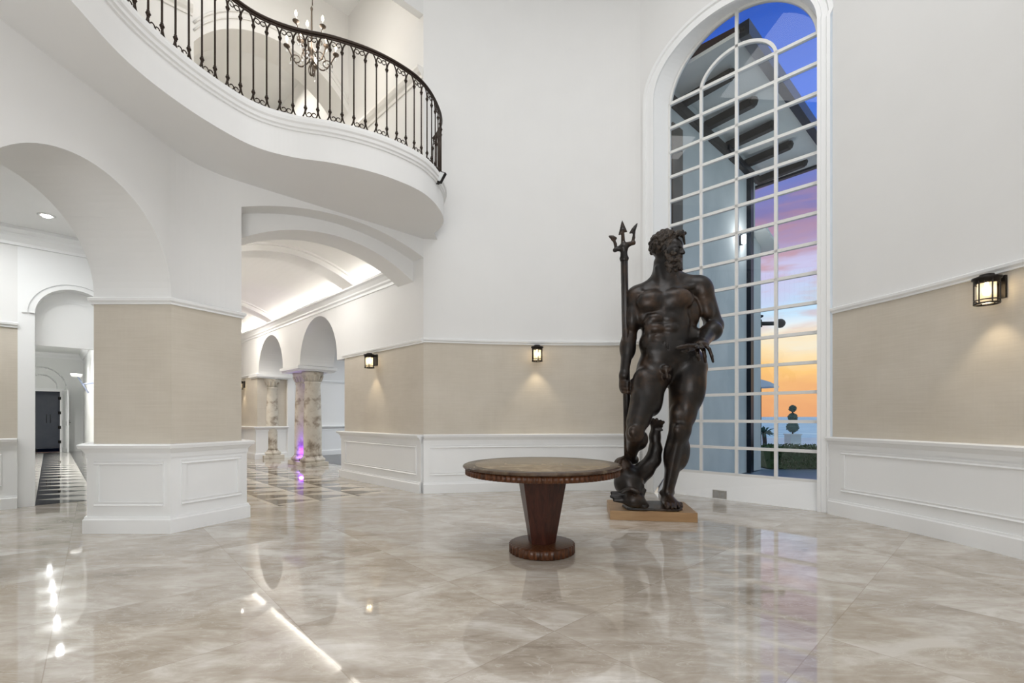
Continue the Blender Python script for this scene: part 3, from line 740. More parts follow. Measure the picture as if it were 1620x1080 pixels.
# sea
m, N, b = mat('sea_water', (.10,.22,.34), .45, spec=.3)
f = N.noise(N.mapping(pos(N), scale=(.02,.10,.02)), 3.0, 8, .65); bn = N.new('ShaderNodeBump'); bn.inputs['Strength'].default_value = .6; bn.inputs['Distance'].default_value = 2
N.link(f, bn.inputs['Height']); N.link(bn.outputs[0], b.inputs['Normal'])
N.link(N.ramp(f, [(.4,(.22,.50,.64)),(.6,(.70,.90,.93))]), b.inputs['Base Color'])
tag(MB().add([(-2000,60,-3),(9000,60,-3),(14000,12000,-3),(-2000,12000,-3)], [(0,1,2,3)]).build('sea', m), 'calm blue sea reaching the horizon beyond the terrace', 'sea', kind='stuff')
# hedge
M_HEDGE = varied('hedge_leaves', (.015,.05,.012), (.06,.13,.03), 40, rough=.7)
def leafcloud(mb, n, fn, size):
    for _ in range(n):
        c = Vector(fn()); a = Vector((random.gauss(0,1),random.gauss(0,1),random.gauss(0,1))).normalized(); bq = a.orthogonal().normalized()*size*random.uniform(.6,1.2); cq = a.cross(bq).normalized()*size*.5
        mb.add([c-bq,c+cq,c+bq,c-cq], [(0,1,2,3)])
mb = MB(); mb.box((12.6,11.6,.2),(13,1.7,.42))
leafcloud(mb, 9000, lambda: (random.uniform(6.1,14), random.choice((10.7,)) if random.random() < .5 else random.uniform(10.7,12.5), random.uniform(0,.45) if random.random() < .5 else .43+random.uniform(-.02,.05)), .05)
tag(mb.build('hedge', M_HEDGE), 'low clipped green hedge at the edge of the blue grey deck outside', 'hedge')
# topiary in a planter
tp = P(1254,703,20); tp.z = -.03
t = empty('potted_topiary', tp); tag(t, 'three ball topiary in a square grey planter on the terrace outside', 'topiary')
M_TOP = varied('topiary_leaves', (.04,.10,.09), (.07,.15,.12), 30, rough=.8)
MB().box((0,0,.24),(.46,.46,.48)).box((0,0,.47),(.52,.52,.05)).build('planter', M_STUCCO, t)
MB().tube([(0,0,.45),(0,0,1.5)],.03,8).build('stem', M_RAFT, t)
for z,r in ((.80,.24),(1.22,.18),(1.60,.14)):
    mb = MB(); mb.ball((0,0,z),r*.95,14)
    leafcloud(mb, 260, lambda: tuple(Vector((0,0,z))+Vector((random.gauss(0,1),random.gauss(0,1),random.gauss(0,1))).normalized()*r), .04); mb.build('foliage_ball', M_TOP, t)
# parasols far off and a palm
M_PARA = mat('blue_grey_canvas', (.42,.48,.54), .8)[0]
for (x,y,D,r,g) in ((1204,600,17,.62,None),):
    q = P(x,y,D); o = empty('parasol', (q.x,q.y,-.03)); tag(o, 'blue grey parasol on the terrace just past the corner of the wing', 'parasol')
    MB().lathe([(r,q.z-.28),(r*.5,q.z-.08),(.02,q.z+.03)],n=8,smooth=False).build('canopy', M_PARA, o)
    MB().tube([(0,0,0),(0,0,q.z)],.014,6).build('pole', M_RAFT, o)
q = P(1209,700,16); o = empty('palm_shrub', (q.x,q.y,-.03)); tag(o, 'dark spiky shrub on the terrace right beside the corner of the wing', 'shrub')
MB().tube([(0,0,0),(.02,0,.35),(0,.02,.7)],.07,8).build('trunk', M_RAFT, o)
mb = MB()
for k in range(26):
    a = k*2.4; L = random.uniform(.25,.42); el_ = random.uniform(-.3,1.2)
    d = Vector((math.cos(a)*math.cos(el_), math.sin(a)*math.cos(el_), math.sin(el_)))
    p0 = Vector((0,0,.68)); p1 = p0+d*L*.6; p2 = p0+d*L-Vector((0,0,.08)); sd = d.cross(Vector((0,0,1))).normalized()*.03
    mb.add([p0-sd,p1-sd*1.6,p2,p1+sd*1.6,p0+sd], [(0,1,2,3,4)])
mb.build('fronds', M_TOP, o)
# pergola end seen past the wing corner
q = P(1232,508,13.2); o = empty('pergola', (q.x-.5,q.y+.4,-.03)); tag(o, 'dark timber pergola arm reaching out past the far corner of the wing', 'pergola')
zz = q.z
MB().beam((-1.4,-.4,zz-.1),(.15,-.05,zz+.03),.16,.22).build('beam', M_RAFT, o)
MB().beam((-1.5,.1,zz+.35),(.02,-.15,zz+.14),.9,.05).build('roof_board', M_GUTTER, o)
MB().tube([(.15,-.05,zz+.03),(.75,.05,zz+.06)],.06,8).ball((.80,.05,zz+.06),(.15,.15,.14),12).build('beam_end', M_RAFT, o)
MB().beam((-1.2,-.3,0),(-1.2,-.3,zz),.2,.2).build('post', M_STUCCO, o)

# ================================================================== table
def wood(name, c1, c2, rough=.28, sc_=5, stretch=(1,1,14)):
    m, N, b = mat(name, c1, rough, spec=.3)
    v = N.mapping(objc(N), scale=(stretch[0]*6,stretch[1]*6,1))
    f = N.noise(v, sc_, 6, .6, .8); N.link(N.ramp(f, [(.3,c1),(.7,c2)]), b.inputs['Base Color']); return m
M_WOOD = wood('dark_mahogany', (.022,.007,.005), (.065,.020,.012), .3)
M_RIB = wood('ribbed_mahogany', (.020,.008,.004), (.12,.042,.015), .3, 9)
tb = empty('pedestal_table', (.27,4.11,0)); tag(tb, 'round stone-topped table on a tapered dark mahogany pedestal in front of the statue', 'table')
m, N, b = mat('brown_marble_top', (.3,.24,.18), .22, spec=.2)
o_ = objc(N); s = N.new('ShaderNodeSeparateXYZ'); N.link(o_, s.inputs[0])
rr = N.math('SQRT', N.math('ADD', N.math('MULTIPLY', s.outputs[0], s.outputs[0]), N.math('MULTIPLY', s.outputs[1], s.outputs[1])))
n1 = N.noise(o_, 5, 8, .62, 1.2)
ci = N.ramp(n1, [(.35,(.18,.135,.085)),(.55,(.25,.19,.12)),(.7,(.35,.275,.18))]); co = N.ramp(n1, [(.35,(.035,.02,.014)),(.52,(.075,.048,.032)),(.64,(.11,.08,.05)),(.72,(.40,.34,.26))])
an = N.math('ARCTAN2', s.outputs[1], s.outputs[0]); wed = N.math('LESS_THAN', N.math('ABSOLUTE', N.math('SUBTRACT', N.math('FRACT', N.math('MULTIPLY', an, 8/(2*PI))), .5)), .004)
ci = N.mix(N.math('MULTIPLY', wed, .5), ci, (.12,.09,.06))
N.link(N.mix(N.math('GREATER_THAN', rr, .605), ci, co), b.inputs['Base Color'])
MB().lathe([(.0,.764),(.69,.764),(.706,.768),(.712,.777),(.706,.787),(.692,.792),(0,.792)], n=96).build('table_top', m, tb)
MB().lathe([(.0,.706),(.665,.706),(.678,.710),(.678,.756),(.665,.764),(0,.764)], n=400, flute=(2,3,.012,2)).build('apron', M_RIB, tb)
ph = math.radians(-90+11.5)
MB().lathe([(.125,.088),(.236,.705)], n=6, smooth=False, phase=ph).build('pedestal', M_WOOD, tb)
MB().lathe([(0,0),(.275,0),(.288,.008),(.288,.078),(.275,.086),(0,.088)], n=144, flute=(2,3,.009,2)).build('base', M_RIB, tb)

# ================================================================== plinth, outlet
M_OAK = varied('honey_oak_board', (.30,.17,.075), (.40,.25,.12), 3, rough=.4, stretch=(1,8,8))
rz = math.atan2(-.15,.97)
q0 = V2((1.16,5.37)); ex = V2((math.cos(rz),math.sin(rz))); ey = V2((-math.sin(rz),math.cos(rz)))
ctr = q0+ex*.49+ey*.36
plinth = MB().box((0,0,.0545),(.985,.72,.109)).build('plinth', M_OAK, None, bevel=.004)
plinth.location = (*ctr,0); plinth.rotation_euler = (0,0,rz)
tag(plinth, 'low honey-coloured wooden plinth under the bronze statue', 'plinth')
M_STEEL = mat('brushed_steel', (.55,.55,.53), .35, .8)[0]
q = F0+fd*1.03+fn*.105; ou = empty('wall_outlet', (q.x,q.y,.10), math.atan2(fd.y,fd.x)); tag(ou, 'small brushed steel outlet plate low on the wall under the tall window', 'outlet')
MB().box((0,0,0),(.19,.012,.115)).build('plate', M_STEEL, ou)
for x in (-.045,.045): MB().box((x,-.008,0),(.05,.008,.07)).build('socket', mat('grey_socket',(.35,.35,.34),.5)[0], ou)

# ================================================================== wall lanterns
M_LAMP = mat('black_bronze_lamp', (.022,.018,.015), .42, .6)[0]
M_BULB = emis('warm_bulb', (1,.80,.52), 14*EXPO)
mg2 = bpy.data.materials.new('lamp_glass'); mg2.use_nodes = True; N = NT(mg2.node_tree); mg2.node_tree.nodes.clear()
tr = N.new('ShaderNodeBsdfTransparent'); tr.inputs[0].default_value = (1,.97,.90,1); gl = N.new('ShaderNodeBsdfGlossy'); gl.inputs['Roughness'].default_value = .02
ms = N.new('ShaderNodeMixShader'); tl = N.new('ShaderNodeBsdfTranslucent'); tl.inputs[0].default_value = (1,.93,.8,1); m0 = N.new('ShaderNodeMixShader'); m0.inputs[0].default_value = .45; N.link(tr.outputs[0], m0.inputs[1]); N.link(tl.outputs[0], m0.inputs[2]); ms.inputs[0].default_value = .06; N.link(m0.outputs[0], ms.inputs[1]); N.link(gl.outputs[0], ms.inputs[2]); om = N.new('ShaderNodeOutputMaterial'); N.link(ms.outputs[0], om.inputs[0])
def sconce(loc, nrm, label, power=10):
    """local -Y points away from the wall"""
    rzz = math.atan2(nrm.y, nrm.x)+PI/2
    o = empty('wall_lantern', loc, rzz); tag(o, label, 'wall lamp', 'black cylinder lanterns around the walls')
    cy = -.135
    MB().box((0,-.012,.0),(.12,.024,.20)).build('backplate', M_LAMP, o)
    MB().beam((0,-.02,.075),(0,cy,.075),.05,.03).build('arm', M_LAMP, o)
    MB().lathe([(0,.115),(.05,.115),(.055,.095),(.100,.088),(.100,.072),(.088,.066),(.088,.045),(0,.045)],c=(0,cy,0),n=24).build('cap', M_LAMP, o)
    mb = MB()
    for k in range(6):
        a = 2*PI*k/6+PI/6; mb.beam((.083*math.cos(a),cy+.083*math.sin(a),-.145),(.083*math.cos(a),cy+.083*math.sin(a),.06),.010,.010)
    for z in (-.145,-.115,.035): mb.tube([(.083*math.cos(2*PI*j/24),cy+.083*math.sin(2*PI*j/24),z) for j in range(24)],.0055 if z > -.14 else .008,6,closed=True)
    mb.build('cage', M_LAMP, o)
    MB().lathe([(.062,-.135),(.062,.05)],c=(0,cy,0),n=20).build('glass_cylinder', mg2, o)
    MB().lathe([(0,-.075),(.018,-.068),(.028,-.045),(.028,-.02),(.014,.01),(.012,.045)],c=(0,cy,0),n=14).build('bulb', M_BULB, o)
    n2 = Vector((nrm.x,nrm.y,0)).normalized(); p = Vector(loc)+n2*.135+Vector((0,0,-.03))
    point('lantern_light', p, power, (1,.78,.50), .03)
    s = spot('lantern_spot', Vector(loc)+n2*.13+Vector((0,0,-.10)), power*2.2, (1,.84,.62), 1.5, r=.02)
    s.rotation_euler = (math.radians(12),0,rzz+PI)
def on_path(path, ratio):
    for a, b in zip(path, path[1:]):
        fa, fb = a.x-ratio*a.y, b.x-ratio*b.y
        if fa*fb <= 0 and a.y > 0:
            t = fa/(fa-fb) if fa != fb else 0; p = a.lerp(b, t); d = (b-a).normalized(); return p, V2((d.y,-d.x))
p, nn = on_path(wback, (848-810)/F); sconce((p.x,p.y,2.265), nn, 'small black lantern glowing on the beige back wall left of the statue')
p, nn = on_path(wright, (1581-810)/F); sconce((p.x,p.y,2.375), nn, 'black cylinder lantern on the curved beige wall right of the tall window')
p = cor(1.50); sconce((p.x,p.y,2.245), -e_, 'small black lantern on the beige wall at the mouth of the vaulted corridor')
p = cor(9.5); sconce((p.x,p.y,2.20), -e_, 'far black lantern on the corridor wall, half hidden by the pillar')
# floodlight at the end of the balcony edge
q = V2((-1.02,6.40)); fl_ = empty('floodlight', (-.975,6.10,4.40), 0); tag(fl_, 'small black floodlight clamped to the end of the white balcony edge', 'floodlight')
Mx = Matrix.Rotation(math.radians(28),3,'Y')@Matrix.Rotation(math.radians(-25),3,'Z')
MB().box((.02,0,.02),(.10,.035,.15),M=Mx).build('housing', M_LAMP, fl_)
n_ = Mx@Vector((0,-.021,0)); MB().box(Vector((.02,0,.02))+n_,(.078,.004,.125),M=Mx).build('lens', mat('pale_lens',(.7,.72,.72),.2)[0], fl_)
MB().box((-.05,0,-.02),(.06,.03,.10),M=Matrix.Rotation(math.radians(-30),3,'Y')).build('driver_box', M_LAMP, fl_)
MB().tube([(-.05,0,-.05),(-.01,0,-.07),(.02,0,-.04)],.008,6).build('bracket', M_LAMP, fl_)

# downlights
M_DL = emis('downlight_disc', (1,.97,.92), 30*EXPO); M_DLR = mat('white_metal_ring',(.85,.85,.85),.4)[0]
def downlight(x, y, z, label, group=None, power=14, r=.055):
    o = empty('downlight', (x,y,z)); tag(o, label, 'ceiling light', group)
    MB().lathe([(r,0),(r+.03,0),(r+.03,-.008),(r,-.004)],n=24).build('trim_ring', M_DLR, o)
    MB().lathe([(0,-.024),(r*.6,-.02),(r,-.003)],n=24).build('lamp', M_DL, o)
    spot('downlight_beam', (x,y,z-.03), power, (1,.97,.92), 2.2, r=.05, blend=.8)
downlight(-5.80,5.67,3.72,'bright round downlight in the gallery ceiling beyond the left archway')
for k,(D,rat) in enumerate(((8.86,.993),(10.04,1.0),(11.3,1.006),(12.2,1.010),(13.5,1.016))):
    downlight(-rat*D, D, 3.4, ['nearest','second nearest','middle','second farthest','farthest'][k]+' of the five downlights in a row along the far passage ceiling', 'downlights in the far passage', 220)
    point('downlight_glow', (-rat*D, D, 3.3), 8, (.97,.99,1), .04)
# small swing arm lamp on passage wall
q = w1(UR-.06, 7.6); o = empty('wall_arm_lamp', (q.x,q.y,2.2), math.atan2(e_.y,e_.x)); tag(o, 'small white wall lamp with a slanted arm high in the far passage', 'wall lamp')
MB().lathe([(.10,.06),(.12,.14),(.0,.15)],c=(-.28,0,0),n=14).build('lamp_shade', M_TRIM, o)
MB().tube([(-.26,0,.08),(-.05,0,-.35)],.018,8).tube([(.05,0,-.08),(-.16,0,-.12)],.02,8).build('arm', mat('blue_grey_metal',(.35,.4,.55),.4,.3)[0], o)

# ================================================================== stone columns
m, N, b = mat('weathered_stone', (.6,.55,.47), .6)
p_ = objc(N); n1 = N.noise(p_, 2.6, 8, .65, .4); n2 = N.noise(p_, 9, 6, .6)
g = N.math('ADD', N.math('MULTIPLY', n1, .75), N.math('MULTIPLY', n2, .25))
N.link(N.ramp(g, [(.36,(.22,.175,.13)),(.44,(.42,.355,.28)),(.50,(.64,.59,.50)),(.7,(.76,.72,.64))]), b.inputs['Base Color'])
bn = N.new('ShaderNodeBump'); bn.inputs['Strength'].default_value = .4; bn.inputs['Distance'].default_value = .02; N.link(n2, bn.inputs['Height']); N.link(bn.outputs[0], b.inputs['Normal'])
M_STONE = m
def column(t_, d, label, H=2.32):
    q = cor(t_, d); o = empty('stone_column', (q.x,q.y,0), math.atan2(e_.y,e_.x)); tag(o, label, 'column', 'weathered stone columns under the corridor arches')
    MB().box((0,0,.05),(.56,.60,.10)).build('plinth_block', M_STONE, o, bevel=.008)
    MB().lathe([(.28,.10),(.295,.13),(.295,.16),(.27,.19),(.245,.20),(.24,.225),(.225,.24)],n=40).build('base', M_STONE, o)
    mb = MB(); mb.lathe([(.222,.24),(.210,.30),(.212,.9),(.200,1.5),(.178,2.02),(.190,2.04),(.198,2.055),(.190,2.07),(.178,2.085)],n=40); mb.build('shaft', M_STONE, o)
    mb = MB(); mb.lathe([(.178,2.085),(.185,2.12),(.215,2.20),(.245,2.24),(.25,H-.04),(.255,H),(0,H)],n=40)
    for k in range(16):      # leaf carving of the capital
        a = 2*PI*k/16; r0,r1 = .19,.245
        mb.tube([(r0*math.cos(a),r0*math.sin(a),2.10),(.218*math.cos(a),.218*math.sin(a),2.17),(r1*math.cos(a),r1*math.sin(a),2.235)],[.016,.022,.010],6)
    mb.build('capital', M_STONE, o)
column(5.42,.42,'front mottled stone column of the pair under the nearer corridor arches')
column(6.00,.42,'rear stone column of the pair, lit purple by an uplight')
column(8.42,.40,'single mottled stone column against the beige pier at the far arch')
q = cor(5.72,.26)
o = empty('uplight', (q.x,q.y,0)); tag(o, 'small purple glowing uplight on the floor between the paired stone columns', 'floor lamp')
MB().lathe([(0,.10),(.05,.10),(.055,.105),(.055,.16),(.045,.165),(.045,.15),(0,.15)],n=16).build('housing', M_LAMP, o)
MB().lathe([(0,.16),(.04,.16)],n=16).build('lens', emis('purple_led',(.22,.02,1),30*EXPO), o)
MB().box((0,0,.05),(.08,.08,.10)).build('foot', M_LAMP, o)
spot('uplight_beam', (q.x,q.y,.19), 26, (.20,.02,1), 1.2, rot=(PI,0,0), r=.03).rotation_euler = (PI-.15, 0.05, 0)
point('uplight_glow', (q.x+.01,q.y-.02,.32), 5, (.22,.03,1), .05)

# ================================================================== balcony railing
M_IRON = mat('wrought_iron_brown', (.035,.022,.015), .45, .55)[0]
rail_path = [p-n_*(-0.0) for p, n_ in zip(ed, normals(ed))]
rail_path = [p-n_*.035 for p, n_ in zip(ed, normals(ed))]
# densify by arclength
def resample(path, step):
    out = []; tot = plen(path); k = 0
    cum = [0]
    for a,b in zip(path, path[1:]): cum.append(cum[-1]+(b-a).length)
    s = 0; i = 0
    while s <= tot+1e-6:
        while i < len(cum)-2 and cum[i+1] < s: i += 1
        t = (s-cum[i])/max(1e-9, cum[i+1]-cum[i]); out.append(path[i].lerp(path[i+1], min(1,t))); s += step
    return out
rp = resample(rail_path, .127)
rl = empty('balcony_railing', (*rp[len(rp)//2],ZF)); ro_ = Vector(rl.location)
tag(rl, 'curved dark wrought-iron railing with scrolls along the balcony edge', 'railing')
def loc3(p, z): return Vector((p.x,p.y,z))-ro_
mb = MB(); fine = resample(rail_path, .05)
mb.tube([loc3(p, ZF+.985) for p in fine], .019, 8); mb.tube([loc3(p, ZF+.955) for p in fine], .011, 6); mb.build('handrail', M_IRON, rl)
ZL, ZU = ZF+.135, ZF+.835
for p in rp:
    mb = MB(); mb.tube([loc3(p,ZL-.03),loc3(p,ZU+.03)], .0085, 6)
    for z in (ZL,ZU):
        q = loc3(p,z); mb.ball(q,(.021,.021,.018),8); mb.ball(q+Vector((0,0,.022)),(.014,.014,.010),6); mb.ball(q-Vector((0,0,.022)),(.014,.014,.010),6)
    mb.build('baluster', M_IRON, rl)
def scroll(mb, base, dirv, up, size):
    """a small C curl starting at base going along dirv"""
    pts = []
    for k in range(15):
        a = -PI*.5+k/14*PI*1.75; r = size*(1-.62*k/14)
        c = base+dirv*size*1.0+Vector((0,0,up*size*.1))
        pts.append(c+dirv*(-math.cos(a+PI*.5)*r)+Vector((0,0,-up*math.sin(a+PI*.5)*r)))
    mb.tube(pts, .0055, 5)
for i in range(len(rp)-1):
    a, b = rp[i], rp[i+1]; d = (b-a); d3 = Vector((d.x,d.y,0)).normalized(); mb = MB()
    if i % 2 == 0:   # U and arch joining a pair
        for zz_, sg in ((ZL,-1),(ZU,1)):
            h = .118 if sg < 0 else .118
            pts = []
            for k in range(13):
                t = k/12; x = t; y = math.sin(PI*t)**.62
                pp = a.lerp(b, x); pts.append(loc3(pp, zz_+sg*(.01+h*y)))
            MB().tube(pts, .0085, 6).build('lower_loop' if sg < 0 else 'upper_arch', M_IRON, rl)
    else:            # facing curls between pairs
        for zz_, sg in ((ZL-.02,-1),(ZU+.02,1)):
            for q, dd in ((a,d3),(b,-d3)):
                pts = []; mb = MB()
                for k in range(17):
                    th = k/16*PI*1.9; r = .034*(1-.55*k/16); cx = .036; cz = .045
                    pts.append(loc3(q,zz_)+dd*(cx-math.cos(th)*r)+Vector((0,0,sg*(cz+math.sin(th)*r))))
                mb.tube(pts, .0055, 5)
                mb.tube([loc3(q,zz_), loc3(q,zz_)+dd*.004+Vector((0,0,sg*.03)), pts[0]], .0065, 5)
                mb.tube([loc3(q,zz_)+Vector((0,0,sg*.02)), loc3(q,zz_)+dd*.02+Vector((0,0,sg*.09)), loc3(q,zz_)+dd*.055+Vector((0,0,sg*.115))], .0065, 5)
                mb.build('lower_curl' if sg < 0 else 'upper_curl', M_IRON, rl)

# ================================================================== chandelier
M_CH = mat('antique_iron_chandelier', (.10,.075,.055), .4, .6)[0]
M_CRY = mat('clear_crystal', (.85,.85,.85), .05, spec=1.0)[0]
ch = empty('chandelier', (-3.17,7.2,6.62)); tag(ch, 'scrolled iron chandelier with candle bulbs hanging behind the balcony railing', 'chandelier')
mb = MB(); mb.lathe([(0,.14),(.02,.16),(.05,.21),(.03,.26),(.02,.32),(.035,.36),(.02,.42),(.015,.62),(.03,.66),(.015,.70),(.012,1.0),(.02,1.05),(0,1.1)],n=14); mb.build('stem', M_CH, ch)
mb = MB()
for k in range(16): mb.tube([(.012*math.cos(k),.012*math.sin(k),1.1+k*.1),(.012*math.cos(k+1),.012*math.sin(k+1),1.2+k*.1)],.008,5)
mb.build('chain', M_CH, ch)
MB().lathe([(0,2.58),(.07,2.58),(.07,2.55),(.02,2.50),(0,2.48)],n=14).build('canopy', M_CH, ch)
for k in range(8):
    a = 2*PI*k/8+.25; ux = Vector((math.cos(a),math.sin(a),0)); up = Vector((0,0,1))
    R = .36; zc = .36 if k % 2 == 0 else .62; R = .36 if k % 2 == 0 else .27
    mb = MB()
    z0_ = .22 if k % 2 == 0 else .42
    pts = [ux*.03+up*z0_]+[ux*(.03+(R-.03)*t)+up*(z0_-.14*math.sin(PI*min(1,t*1.1))+(zc-z0_)*t**2.2) for t in [i/12 for i in range(1,13)]]
    mb.tube(pts, .011, 6)
    for c0, r_ in ((ux*(R*.62)+up*(z0_-.02), .085),):      # open ring scroll
        mb.tube([c0+ux*(r_*math.cos(th)*(1-.04*i))+up*(r_*math.sin(th)*(1-.04*i)) for i, th in enumerate([-.4+j*.42 for j in range(19)])], .008, 5)
    mb.build('arm', M_CH, ch)
    e = ux*R+up*zc
    MB().lathe([(0,0),(.018,.005),(.045,.02),(.05,.032),(.02,.035),(.016,.05),(0,.05)],c=e,n=12).build('candle_cup', M_CH, ch)
    MB().lathe([(.012,.05),(.012,.11)],c=e,n=8).build('candle', M_TRIM, ch)
    MB().lathe([(.008,.11),(.018,.13),(.02,.15),(.010,.185),(0,.205)],c=e,n=10).build('bulb', M_BULB, ch)
    mb = MB()
    for j in range(5): q = ux*(R*(.3+.14*j))+up*(z0_-.10+.03*(j%2)); mb.ball(q,(.011,.011,.02),6)
    mb.ball(e-up*.05,(.012,.012,.028),6); mb.build('crystal', M_CRY, ch)
for k in range(4):
    a = PI/4*k; ux = Vector((math.cos(a),math.sin(a),0))
    MB().tube([ux*(.045*math.sin(th))+Vector((0,0,.07+.085*math.cos(th))) for th in [2*PI*j/16 for j in range(16)]],.006,5,closed=True).build('pendant_loop', M_CH, ch)
point('chandelier_light', (-3.17,7.2,7.2), 34, (1,.93,.84), .3)
# ================================================================== bronze statue (implicit surfaces polygonised as one skin)
class SDF:
    def __init__(s, lo, hi, h):
        s.lo = np.array(lo, float); s.h = h; s.n = np.ceil((np.array(hi)-s.lo)/h).astype(int)+1
        s.f = np.full(s.n, .25, np.float32)
        s.ax = [s.lo[i]+np.arange(s.n[i])*h for i in range(3)]
    def _win(s, lo, hi, m):
        a = np.clip(np.floor((np.array(lo)-m-s.lo)/s.h).astype(int), 0, s.n); b = np.clip(np.ceil((np.array(hi)+m-s.lo)/s.h).astype(int)+1, 0, s.n)
        if (b <= a).any(): return None
        sl = tuple(slice(a[i], b[i]) for i in range(3))
        X = np.meshgrid(*[s.ax[i][sl[i]].astype(np.float32) for i in range(3)], indexing='ij'); return sl, X
    def _comb(s, sl, d, k, op):
        a = s.f[sl]
        if op == 'sub': d = -d; hh = np.clip(.5-.5*(d-a)/k*-1, 0, 1); m = np.maximum(a, d); e = np.maximum(k-np.abs(a-d), 0)/k; s.f[sl] = m+e*e*k*.25
        else:
            e = np.maximum(k-np.abs(a-d), 0)/k; s.f[sl] = np.minimum(a, d)-e*e*k*.25
    def cone(s, a, b, ra, rb, k=.03, op='add'):
        a = np.array(a, float); b = np.array(b, float); R = max(ra, rb)
        wn = s._win(np.minimum(a,b)-R, np.maximum(a,b)+R, k+.02)
        if not wn: return
        sl, (X,Y,Z) = wn; ba = b-a; L2 = (ba**2).sum()+1e-9
        t = np.clip(((X-a[0])*ba[0]+(Y-a[1])*ba[1]+(Z-a[2])*ba[2])/L2, 0, 1)
        d = np.sqrt((X-a[0]-t*ba[0])**2+(Y-a[1]-t*ba[1])**2+(Z-a[2]-t*ba[2])**2)-(ra+(rb-ra)*t)
        s._comb(sl, d, k, op)
    def ell(s, c, r, rot=None, k=.03, op='add'):
        c = np.array(c, float); r = np.array(r, float)*np.ones(3); R = r.max()
        wn = s._win(c-R, c+R, k+.02)
        if not wn: return
        sl, (X,Y,Z) = wn; x, y, z = X-c[0], Y-c[1], Z-c[2]
        if rot is not None:
            M = np.array(rot)   # rows are the local axes
            x, y, z = M[0,0]*x+M[0,1]*y+M[0,2]*z, M[1,0]*x+M[1,1]*y+M[1,2]*z, M[2,0]*x+M[2,1]*y+M[2,2]*z
        k0 = np.sqrt((x/r[0])**2+(y/r[1])**2+(z/r[2])**2); k1 = np.sqrt((x/r[0]**2)**2+(y/r[1]**2)**2+(z/r[2]**2)**2)
        s._comb(sl, k0*(k0-1)/np.maximum(k1, 1e-6), k, op)
    def path(s, pts, rads, k=.03, op='add'):
        for i in range(len(pts)-1): s.cone(pts[i], pts[i+1], rads[i], rads[i+1], k, op)
    def mesh(s):
        f = s.f; h = s.h; neg = f < 0; n = f.shape
        acc = np.zeros((n[0]-1,n[1]-1,n[2]-1,3), np.float32); cnt = np.zeros((n[0]-1,n[1]-1,n[2]-1), np.float32)
        for ax in range(3):
            o1, o2 = [(1,2),(0,2),(0,1)][ax]
            for da in (0,1):
                for db in (0,1):
                    st = [0,0,0]; st[o1] = da; st[o2] = db
                    s0 = tuple(slice(st[i], st[i]+n[i]-1) for i in range(3)); st2 = list(st); st2[ax] = 1
                    s1 = tuple(slice(st2[i], st2[i]+n[i]-1) for i in range(3))
                    a, b = f[s0], f[s1]; m = (neg[s0] != neg[s1])
                    t = np.where(m, a/np.where(m, a-b, 1), 0)
                    pnt = [st[0], st[1], st[2]]
                    for i in range(3): acc[...,i] += np.where(m, t if i == ax else pnt[i], 0)
                    cnt += m
        act = cnt > 0; idx = -np.ones(cnt.shape, np.int64); idx[act] = np.arange(act.sum())
        ii = np.argwhere(act); v = (acc[act]/cnt[act][:,None]+ii)*h+s.lo
        faces = []
        for ax in range(3):
            o1, o2 = [(1,2),(2,0),(0,1)][ax]
            s0 = [slice(1, n[i]-1) for i in range(3)]; s0[ax] = slice(0, n[ax]-1); s1 = list(s0); s1[ax] = slice(1, n[ax])
            a, b = neg[tuple(s0)], neg[tuple(s1)]; m = a != b
            w_ = np.argwhere(m); off = np.array([1,1,1]); off[ax] = 0; w_ = w_+off
            sg = a[m]
            def g(d1, d2):
                q = w_.copy(); q[:,o1] -= d1; q[:,o2] -= d2; return idx[q[:,0],q[:,1],q[:,2]]
            A0,B0,C0,D0 = g(1,1),g(0,1),g(0,0),g(1,0)
            F1_ = np.stack([A0,B0,C0,D0],1); F2_ = F1_[:,::-1]
            faces.append(np.where(sg[:,None], F1_, F2_))
        return v, np.concatenate(faces)
    def build(s, name, m, parent, origin, disp=None):
        v, fc = s.mesh(); v = v-np.array(origin)
        me = bpy.data.meshes.new(name); me.vertices.add(len(v)); me.vertices.foreach_set('co', v.astype(np.float32).ravel())
        me.loops.add(len(fc)*4); me.loops.foreach_set('vertex_index', fc.astype(np.int32).ravel())
        me.polygons.add(len(fc)); me.polygons.foreach_set('loop_start', np.arange(0, len(fc)*4, 4, dtype=np.int32))
        me.update(calc_edges=True); me.validate(); me.polygons.foreach_set('use_smooth', [True]*len(me.polygons)); me.materials.append(m)
        o = bpy.data.objects.new(name, me); col.objects.link(o); o.parent = parent; return o

# bronze
m, N, b = mat('dark_bronze', (.03,.022,.016), .34, .2, spec=.45)
n1 = N.noise(objc(N), 2.2, 6, .6); n2 = N.noise(objc(N), 14, 6, .65)
g = N.math('ADD', N.math('MULTIPLY', n1, .7), N.math('MULTIPLY', n2, .3))
N.link(N.ramp(g, [(.38,(.007,.006,.006)),(.50,(.014,.010,.008)),(.60,(.042,.023,.013)),(.72,(.085,.045,.022))]), b.inputs['Base Color'])
N.link(N.math('ADD', N.math('MULTIPLY', n2, .22), .24), b.inputs['Roughness'])
bn = N.new('ShaderNodeBump'); bn.inputs['Strength'].default_value = .25; bn.inputs['Distance'].default_value = .01; N.link(n2, bn.inputs['Height']); N.link(bn.outputs[0], b.inputs['Normal'])
M_BR = m
m, N, b = mat('black_bronze_curls', (.02,.016,.012), .42, .35, spec=.5)
n3 = N.noise(objc(N), 26, 3, .5, 1.0); N.link(N.ramp(n3, [(.35,(.012,.010,.008)),(.65,(.055,.038,.026))]), b.inputs['Base Color'])
